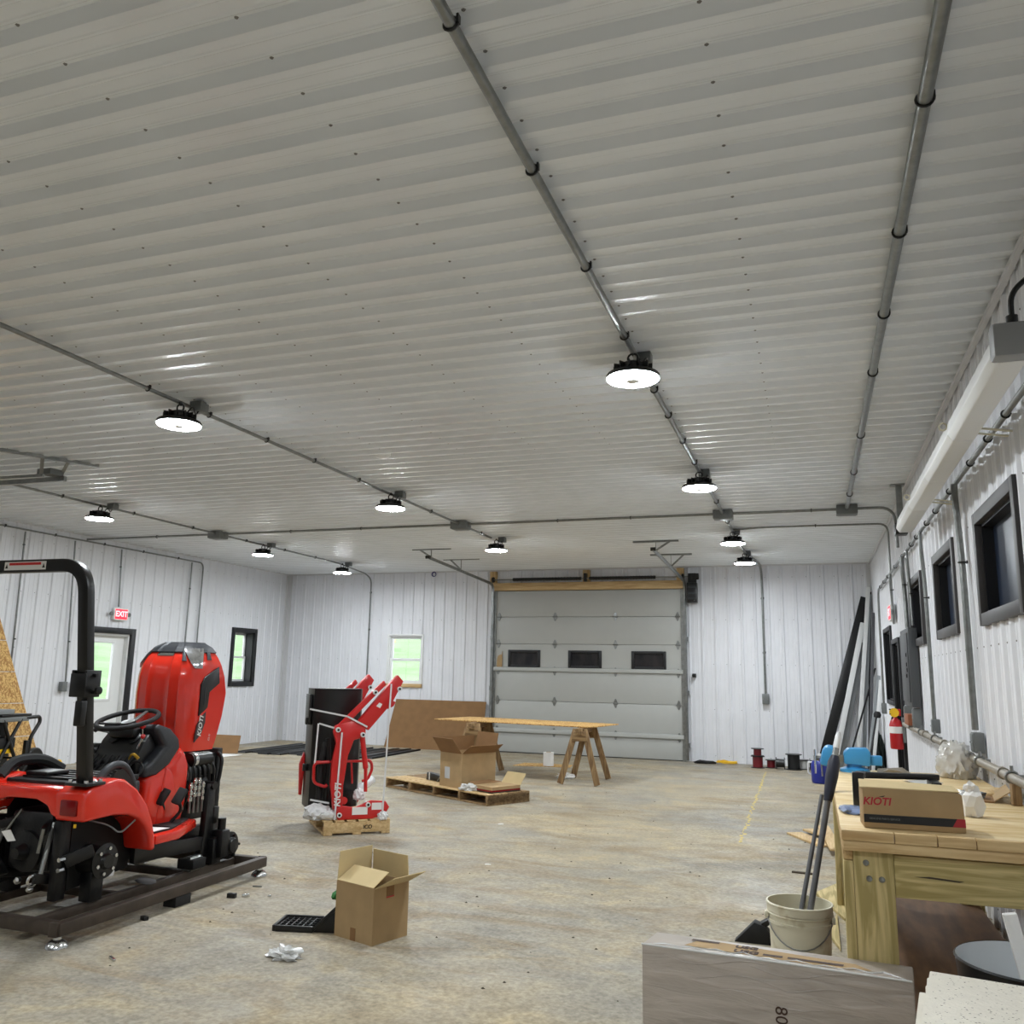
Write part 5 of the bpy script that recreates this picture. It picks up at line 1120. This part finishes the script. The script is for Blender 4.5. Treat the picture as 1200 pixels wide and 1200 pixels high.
# ================================================================== workbench on the right
BX0, BX1, BY0, BY1, BZ = .08, 1.02, 4.13, 6.86, .92
t = thing('workbench', 'heavy lumber workbench with plywood top along the right wall', 'workbench', (.55, 5.5, 0))
def wbp(nm, g, m, bv=.004): return g.build(nm, m, t, bevel=bv)
ys = [BY0+.04, 4.98, 6.0, BY1]
for a, b in zip(ys, ys[1:]): wbp('top_panel', G().bb(BX0, BX1, a+.002, b-.002, BZ-.02, BZ), m_ply, .002)
xs_ = [BX0, .29, .455, .60, BX1]
for a, b in zip(xs_, xs_[1:]): wbp('front_edge_board', G().bb(a+.0015, b-.0015, BY0, BY0+.04, BZ-.042, BZ+.0005), m_wood['pine_x'], .004)
wbp('front_rail', G().bb(BX0+.008, BX1, BY0+.01, BY0+.05, BZ-.085, BZ-.043), m_wood['pine_x']); wbp('left_rail', G().bb(BX0+.005, BX0+.045, BY0+.055, BY1, BZ-.13, BZ-.022), m_wood['pine_y']); wbp('right_rail', G().bb(BX1-.045, BX1, BY0+.055, BY1, BZ-.13, BZ-.022), m_wood['pine_y']); wbp('back_rail', G().bb(BX0+.05, BX1-.05, BY1-.04, BY1, BZ-.13, BZ-.022), m_wood['pine_x'])
for y in (BY0+.045, BY1-.13):
    wbp('leg', G().bb(.125, .285, y, y+.04, 0, BZ-.088), m_wood['treated_z']); wbp('leg_side_board', G().bb(.085, .124, y, y+.14, 0, BZ-.132), m_wood['treated_z'])
    yr_ = max(y, 4.46); wbp('leg', G().bb(.86, 1.0, yr_, yr_+.04, 0, BZ-.088), m_wood['treated_z'])
ap = wbp('apron', G().bb(.286, .859, BY0+.045, BY0+.085, .655, .825), m_wood['treated_x'])
G().prism([(.36, .745), (.42, .750), (.55, .742), (.53, .737), (.43, .742)], 'y', BY0+.0435, BY0+.046).build('wood_check', m_dirt, ap)
for x, z in ((.175, .785), (.185, .722), (.235, .722)): G().lathe([(0, 0), (.013, 0), (.011, .008), (0, .01)], (x, BY0+.045, z), (0, -1, 0), 10).build('lag_bolt', m_galv, t)
sf = G().bb(.13, .97, 4.30, 6.80, .08, .10).build('lower_shelf', m_plydark, t, bevel=.003)
for y in (4.4, 5.6, 6.7): G().bb(.13, .97, y-.02, y+.02, 0, .08).build('shelf_joist', m_wood['treated_x'], t)
E_ = BZ+.001
# things on the bench
KA = .06; KO = V((.178, 4.225, E_))
t = thing('parts_box', 'tan parts box with red lettering and black stripe at the front of the workbench', 'box', KO+V((.2, .06, 0)))
def kb(nm, g, m, bv=0): return place(g, KA, KO).build(nm, m, t, bevel=bv)
kb('box_body', G().prism([(0, 0), (.405, 0), (.398, .155), (.385, .165), (.012, .172), (.0, .16)], 'y', 0, .15), m_card, .006)
kb('top_flap', G().slab([(-.012, .004, .168), (.39, .0, .166), (.385, .13, .176), (.0, .15, .186)], (0, 0, 1), .004), m_cardin)
kb('black_stripe', G().prism([(.001, .024), (.352, .024), (.372, .058), (.001, .058)], 'y', -.0012, .001), m_blk); kb('red_corner', G().prism([(.352, .024), (.404, .024), (.403, .058), (.372, .058)], 'y', -.0012, .001), mat('print_red', (170, 40, 50), .6))
k1 = V((math.cos(KA), math.sin(KA), 0))
text('KIOTI', .044, KO+k1*.056+V((0, 0, .112))+V((0, -.0006, 0)), k1, (0, 0, 1), mat('print_red', (170, 40, 50), .6), t, 'logo_lettering', shear=.2, bold=.0012)
kb('logo_horn', G().prism([(.062, .131), (.085, .133), (.092, .139), (.078, .136)], 'y', -.0012, .001), m_blk)
text('GENUINE PARTS SERVICE', .011, KO+k1*.085+V((0, 0, .041))+V((0, -.0028, 0)), k1, (0, 0, 1), m_greybox, t, 'stripe_lettering')
t = thing('metal_brackets', 'pair of black steel bars with an upright end behind the parts box', 'bracket', (.4, 5.2, E_))
G().bar((.20, 5.05, E_+.14), (.60, 5.30, E_+.125), .05, .03).build('upper_bar', m_blk, t, bevel=.004); G().bar((.22, 4.95, E_+.09), (.59, 5.15, E_+.08), .05, .04).build('lower_bar', m_blk, t, bevel=.004)
G().bb(.16, .215, 4.85, 4.90, E_, E_+.17).build('upright_plate', m_blk, t, bevel=.004); G().bar((.19, 4.87, E_+.15), (.21, 5.05, E_+.145), .05, .03).build('corner_link', m_blk, t, bevel=.004); G().bb(.55, .6, 5.1, 5.3, E_, E_+.115).build('end_foot', m_blk, t, bevel=.004)
t = thing('hardware_tray', 'flat cardboard tray of bagged hardware on the workbench', 'tray', (.72, 5.6, E_))
G().prism([(.53, 5.45), (.88, 5.36), (.93, 5.75), (.60, 5.95)], 'z', E_, E_+.008).build('tray_board', m_carddk, t); G().slab([(.88, 5.36, E_+.008), (.93, 5.75, E_+.008), (1.0, 5.72, E_+.06), (.96, 5.36, E_+.06)], (0, 0, 1), .006).build('tray_flap', m_card, t)
for i, (x, y, sx) in enumerate(((.64, 5.68, .06), (.80, 5.50, .065), (.72, 5.50, .05))): tag(G().blob((x, y, E_+.010), (sx, .06, .025), 71+i, .4, 2).build('hardware_bag', m_bag if i != 1 else film_mat('bag_of_bolts', (120, 124, 130), .9), facet=True), ('left clear bag of hardware on the cardboard tray', 'right grey bag of bolts on the cardboard tray', 'small middle bag of hardware on the cardboard tray')[i], 'plastic bag', 'hardware bags on the tray')
tag(G().blob((.62, 6.15, E_), (.10, .08, .012), 81, .3, 2).build('plastic_sheet', m_bag, facet=True), 'flat clear plastic sheet on the workbench behind the tray', 'plastic')
tag(G().blob((.135, 4.66, E_), (.05, .09, .02), 83, .4, 2).build('plastic_bag', film_mat('bluish_bag', (130, 150, 190), .8), facet=True), 'bluish plastic bag at the left edge of the workbench', 'plastic bag')
t = thing('paper_bag', 'small white crumpled paper bag right of the parts box', 'bag', (.70, 4.75, E_)); g = G().blob((.69, 4.80, E_), (.05, .045, .09), 85, .25, 2); g.build('bag', m_paper, t, facet=True); G().blob((.685, 4.80, E_+.11), (.025, .02, .03), 86, .5, 2).build('bag_mouth', m_paper, t, facet=True)
tag(G().blob((.88, 6.65, E_), (.12, .14, .15), 87, .13, 4).build('packing_clump', film_mat('cloudy_bag', (206, 202, 194), .92), angle=70), 'big crumpled clump of cloudy plastic at the far end of the workbench', 'plastic')
tag(G().bb(.955, 1.0, 5.30, 5.36, E_, 1.03).build('wood_stub', m_wood['old_z'], bevel=.003), 'short wood stub standing under the wall pipe on the workbench', 'wood block')
tag(G().bar((.90, 5.62, E_+.012), (1.0, 5.95, E_+.012), .06, .02).build('wood_shim', m_wood['pine_y'], bevel=.002), 'thin wood shim on the workbench against the right wall', 'wood')
t = thing('bench_vise', 'light blue bench vise at the far left corner of the workbench', 'vise', (.26, 6.68, E_))
G().lathe([(.10, 0), (.10, .02), (.05, .035), (.05, .05)], (.24, 6.68, E_), n=20).build('swivel_base', m_ltblue, t)
G().prism([(.17, .975), (.34, .965), (.345, 1.06), (.325, 1.085), (.20, 1.08), (.17, 1.05)], 'y', 6.61, 6.75).build('body', m_ltblue, t, bevel=.012); G().prism([(.01, .96), (.07, .95), (.125, .97), (.125, 1.085), (.06, 1.095), (.03, 1.06)], 'y', 6.60, 6.76).build('front_jaw', m_ltblue, t, bevel=.02)
G().bb(.34, .42, 6.64, 6.72, .97, 1.035).build('slide_tail', m_ltblue, t, bevel=.008); G().bb(.125, .17, 6.655, 6.705, .985, 1.03).build('slide', m_galv, t)
G().cyl((-.03, 6.68, 1.0), (.01, 6.68, 1.0), .018, n=12).build('screw', m_galv, t); G().cyl((-.02, 6.63, .90), (-.02, 6.66, 1.06), .007, n=8).build('handle', m_chrome, t); G().bb(.125, .14, 6.61, 6.75, 1.05, 1.085).build('jaw_plate', m_galv, t)
tag(G().blob((.48, 6.62, E_), (.09, .05, .03), 91, .35, 2).build('metal_parts', m_pipe, facet=True), 'small heap of metal parts right of the blue vise', 'parts')

# --- bucket with poles
bc = V((-.128, 5.18, 0)); t = thing('bucket', 'dirty white five-gallon bucket left of the workbench', 'bucket', bc)
G().lathe([(0, .004), (.135, .004), (.139, .0), (.158, .27), (.167, .27), (.167, .285), (.160, .287), (.163, .325), (.170, .326), (.170, .362), (.174, .366), (.172, .372), (.164, .372), (.150, .02), (0, .012)], bc, n=36).build('shell', m_bucket, t)
G().torus(bc+V((0, 0, .318)), .168, .005, (0, 0, 1), 36, 6).build('rib', m_bucket, t)
hp = [bc+V((.168*math.cos(a), .168*math.sin(a)-.0, .30-.13*math.sin(math.pi*i/14)*1.0)) for i, a in enumerate([math.radians(-170+i*(160/14)) for i in range(15)])]
G().tube(hp, .004, 6).build('wire_handle', m_galv, t)
for a in (-170, -10): G().box(bc+V((.172*math.cos(math.radians(a)), .172*math.sin(math.radians(a)), .30)), (.02, .03, .035)).build('handle_lug', m_bucket, t, bevel=.004)
G().prism([(-.03, .09), (.03, .09), (.03, .13), (-.03, .13)], 'y', -.001, .001)
def pole(label, a, b, r, grip):
    t = thing('long_pole', label, 'pole', a, 'poles standing in the bucket'); a, b = V(a), V(b); d = (b-a)
    G().cyl(a, a+d*.70, r, n=14).build('shaft', mat('grey_pole', (92, 92, 94), .45), t)
    if grip:
        G().tube([a+d*.69, a+d*.72, a+d*.80, a+d*.86, a+d*.89], [r*1.35, r*1.6, r*2.1, r*2.0, r*1.3], 14).build('grip', mat('navy_grip', (24, 26, 44), .5), t)
        G().tube([a+d*.885, a+d*.93], [r*1.1, r], 12).build('ferrule', m_galv, t); G().tube([a+d*.925, a+d*.98, a+d], [r*1.05, r*1.0, r*.4], 12).build('white_tip', m_white, t)
    else: G().cyl(a+d*.70, b, r*.9, n=12).build('upper_shaft', MATS['grey_pole'], t)
pole('grey pole with navy grip and white tip standing in the bucket against the workbench', (-.135, 5.17, .025), (.122, 5.55, 1.25), .017, True)
pole('thinner grey pole in the bucket just behind the other pole', (-.185, 5.21, .025), (.012, 5.53, .89), .013, False)
t = thing('broom_head', 'black broom head on the floor behind the bucket', 'broom', (-.40, 5.72, 0))
G().prism([(-.52, .0), (-.30, .0), (-.28, .03), (-.34, .10), (-.40, .12)], 'y', 5.66, 5.74).build('bristles', m_blkmat, t, bevel=.004); G().bar((-.36, 5.7, .10), (-.2, 5.72, .20), .06, .03).build('socket', m_blk, t, bevel=.004)
# --- plywood offcuts beside and under the bench
for lab, poly, z in (('triangular plywood offcut on the floor left of the workbench, farther', [(-.06, 7.05), (.12, 6.40), (.60, 6.9), (.30, 7.9)], .0), ('triangular plywood offcut on the floor beside the workbench leg', [(.0, 6.08), (.078, 5.70), (.078, 6.5)], .0)):
    tag(G().prism(poly, 'z', z, z+.02).build('plywood_offcut', m_wood['treated_y'], bevel=.002), lab, 'plywood', 'plywood offcuts by the workbench')
for lab, a, b, w2, z in (('lowest pine board scrap on the floor left of the workbench', (-.26, 9.6), (.05, 9.0), .16, .0), ('upper pine board scrap on the floor left of the workbench', (-.12, 9.75), (.16, 9.3), .14, .021), ('pine board scrap nearest the workbench on the floor', (.02, 9.9), (.12, 8.6), .11, .042)):
    tag(G().bar((a[0], a[1], z+.0105), (b[0], b[1], z+.0105), w2, .02).build('board_scrap', m_wood['pine_y'], bevel=.002), lab, 'board', 'board scraps on the floor')

# --- foreground right: film-wrapped carton, tiles, round bin
q0, q1, q2, q3 = V((-.766, 4.02, 0)), V((.318, 3.955, 0)), V((.334, 4.158, 0)), V((-.735, 4.226, 0)); HB = .398
t = thing('wrapped_carton', 'long grey carton wrapped in clear film in the right foreground', 'carton', (-.2, 4.09, 0))
m_wrap = mat('film_over_cardboard', (186, 176, 166), .34, col2=(164, 154, 144), scale=3, stretch=(1.2, 1, 7), bump=.6, spec=.6, distort=.8)
G().add([q0, q1, q2, q3]+[p+V((0, 0, HB)) for p in (q0, q1, q2, q3)], [(0, 3, 2, 1), (4, 5, 6, 7), (0, 1, 5, 4), (1, 2, 6, 5), (2, 3, 7, 6), (3, 0, 4, 7)]).build('carton_body', m_wrap, t, bevel=.008)
ex = (q1-q0).normalized(); ey = (q3-q0).normalized(); up_ = V((0, 0, 1)); top = lambda a, b, h=.002: q0+ex*a+ey*b+up_*(HB+h)
G().add([top(.17, .06), top(.80, .03), top(.93, .06), top(.86, .12), top(.30, .17), top(.2, .14)], [(0, 1, 2, 3, 4, 5)]).build('bare_cardboard_strip', m_card, t)
text('USG', .055, top(.43, .075, .004), ex, ey, mat('print_dark', (70, 50, 40), .7), t, 'brand_lettering', bold=.002); text('USG', .05, top(.42, .135, .004), ex, ey, mat('print_dark', (70, 50, 40), .7), t, 'brand_lettering', bold=.002)
for a0, a1, b0 in ((.50, .58, .075), (.60, .82, .075), (.18, .30, .15)): G().add([top(a0, b0-.012, .004), top(a1, b0-.012, .004), top(a1, b0+.012, .004), top(a0, b0+.012, .004)], [(0, 1, 2, 3)]).build('printed_bar', MATS['print_dark'], t)
def crease(i, a):
    rr_ = random.Random(100+i); pts_ = []
    n0 = 9
    for k in range(n0+1): pts_.append(q0+ex*(a+.42*k/n0)+up_*(HB-.03-.03*(i % 6)-.02*math.sin(k*.6+i))-ey*.002)
    G().tube(pts_, [.001]+[.0012+.001*rr_.random() for _ in range(n0-1)]+[.001], 5).build('film_crease', m_wrap, t)
for i in range(5): crease(i*2, .10+.12*i)
for i in range(9):
    rr_ = random.Random(200+i); a = .02+.11*i; G().tube([top(a, .015+.03*rr_.random(), 0), top(a+.07, .03+.04*rr_.random(), .003), top(a+.16, .012+.02*rr_.random(), 0)], [.001, .004, .001], 5).build('film_fold', m_bag, t)
G().tube([top(.0, .0, 0), top(.5, .002, .002), top(1.08, .0, 0)], .005, 6).build('film_edge', m_bag, t)
text('80', .07, q0+ex*.58+up_*.20-ey*.003, -up_, ex, mat('print_dark', (70, 50, 40), .7), t, 'side_lettering')

# stack of ceiling tiles on a plain carton
tag(place(G().bb(0, .62, -.62, 0, 0, .415), -.10, (.375, 3.64, 0)).build('tile_carton', m_card, bevel=.004), 'plain carton under the loose ceiling tiles in the right foreground', 'carton')
rt = random.Random(3); TL = ('topmost white speckled ceiling tile in the right foreground', 'second ceiling tile from the top of the stack', 'third ceiling tile from the top of the stack', 'fourth ceiling tile from the top of the stack', 'lowest ceiling tile of the stack on the carton')
for i in range(5):
    z = .52-.018*(i+1)-.002; dx, dy, an = ((0, 0, -.16), (-.012, -.02, -.13), (-.022, -.05, -.10), (-.045, -.07, -.14), (-.05, -.12, -.06))[i]; og = (.352+dx, 3.70+dy, z)
    t = thing('ceiling_tile', TL[i], 'ceiling tile', og, 'loose ceiling tiles')
    place(G().bb(0, .60, -.60, 0, 0, .018), an, og).build('tile_body', m_tile, t, bevel=.004)
    if i == 0:
        g = G()
        for k in range(420):
            x, y = rt.uniform(.01, .59), rt.uniform(-.59, -.01); r = rt.uniform(.0012, .003); a = rt.uniform(0, 3); g.add([(x+r*1.6*math.cos(a+q), y+r*math.sin(a+q), .0184) for q in (0, 1.57, 3.14, 4.71)], [(0, 1, 2, 3)])
        o = place(g, an, og).build('fissures', m_speck, t); o['kind'] = 'stuff'
bn = V((.75, 4.055, .001)); t = thing('round_bin', 'dark round bin with pale grey inside in front of the workbench', 'bin', bn)
G().lathe([(0, 0), (.23, 0), (.268, .48), (.274, .488), (.268, .495)], bn, n=40, caps=False).build('outer_shell', mat('bin_black', (30, 32, 34), .35), t); G().lathe([(.267, .493), (.260, .48), (.226, .012), (0, .010)], bn, n=40, caps=False).build('inner_liner', mat('bin_grey', (226, 231, 234), .4), t)
t = thing('foam_offcut', 'white foam corner piece sticking out of the round bin', 'foam', bn+V((0, 0, .02)))
G().bar((.80, 4.00, .03), (.672, 3.98, .68), .05, .03, (0, 1, 0)).build('foam_bar', m_paper, t, bevel=.004); G().bar((.86, 4.06, .03), (.75, 4.04, .60), .05, .02, (1, 0, 0)).build('foam_bar', m_paper, t, bevel=.004)
tag(G().blob((.84, 4.10, .02), (.09, .08, .28), 95, .3, 3).build('plastic_wad', m_bag, facet=True), 'clear plastic wad stuffed in the round bin', 'plastic')
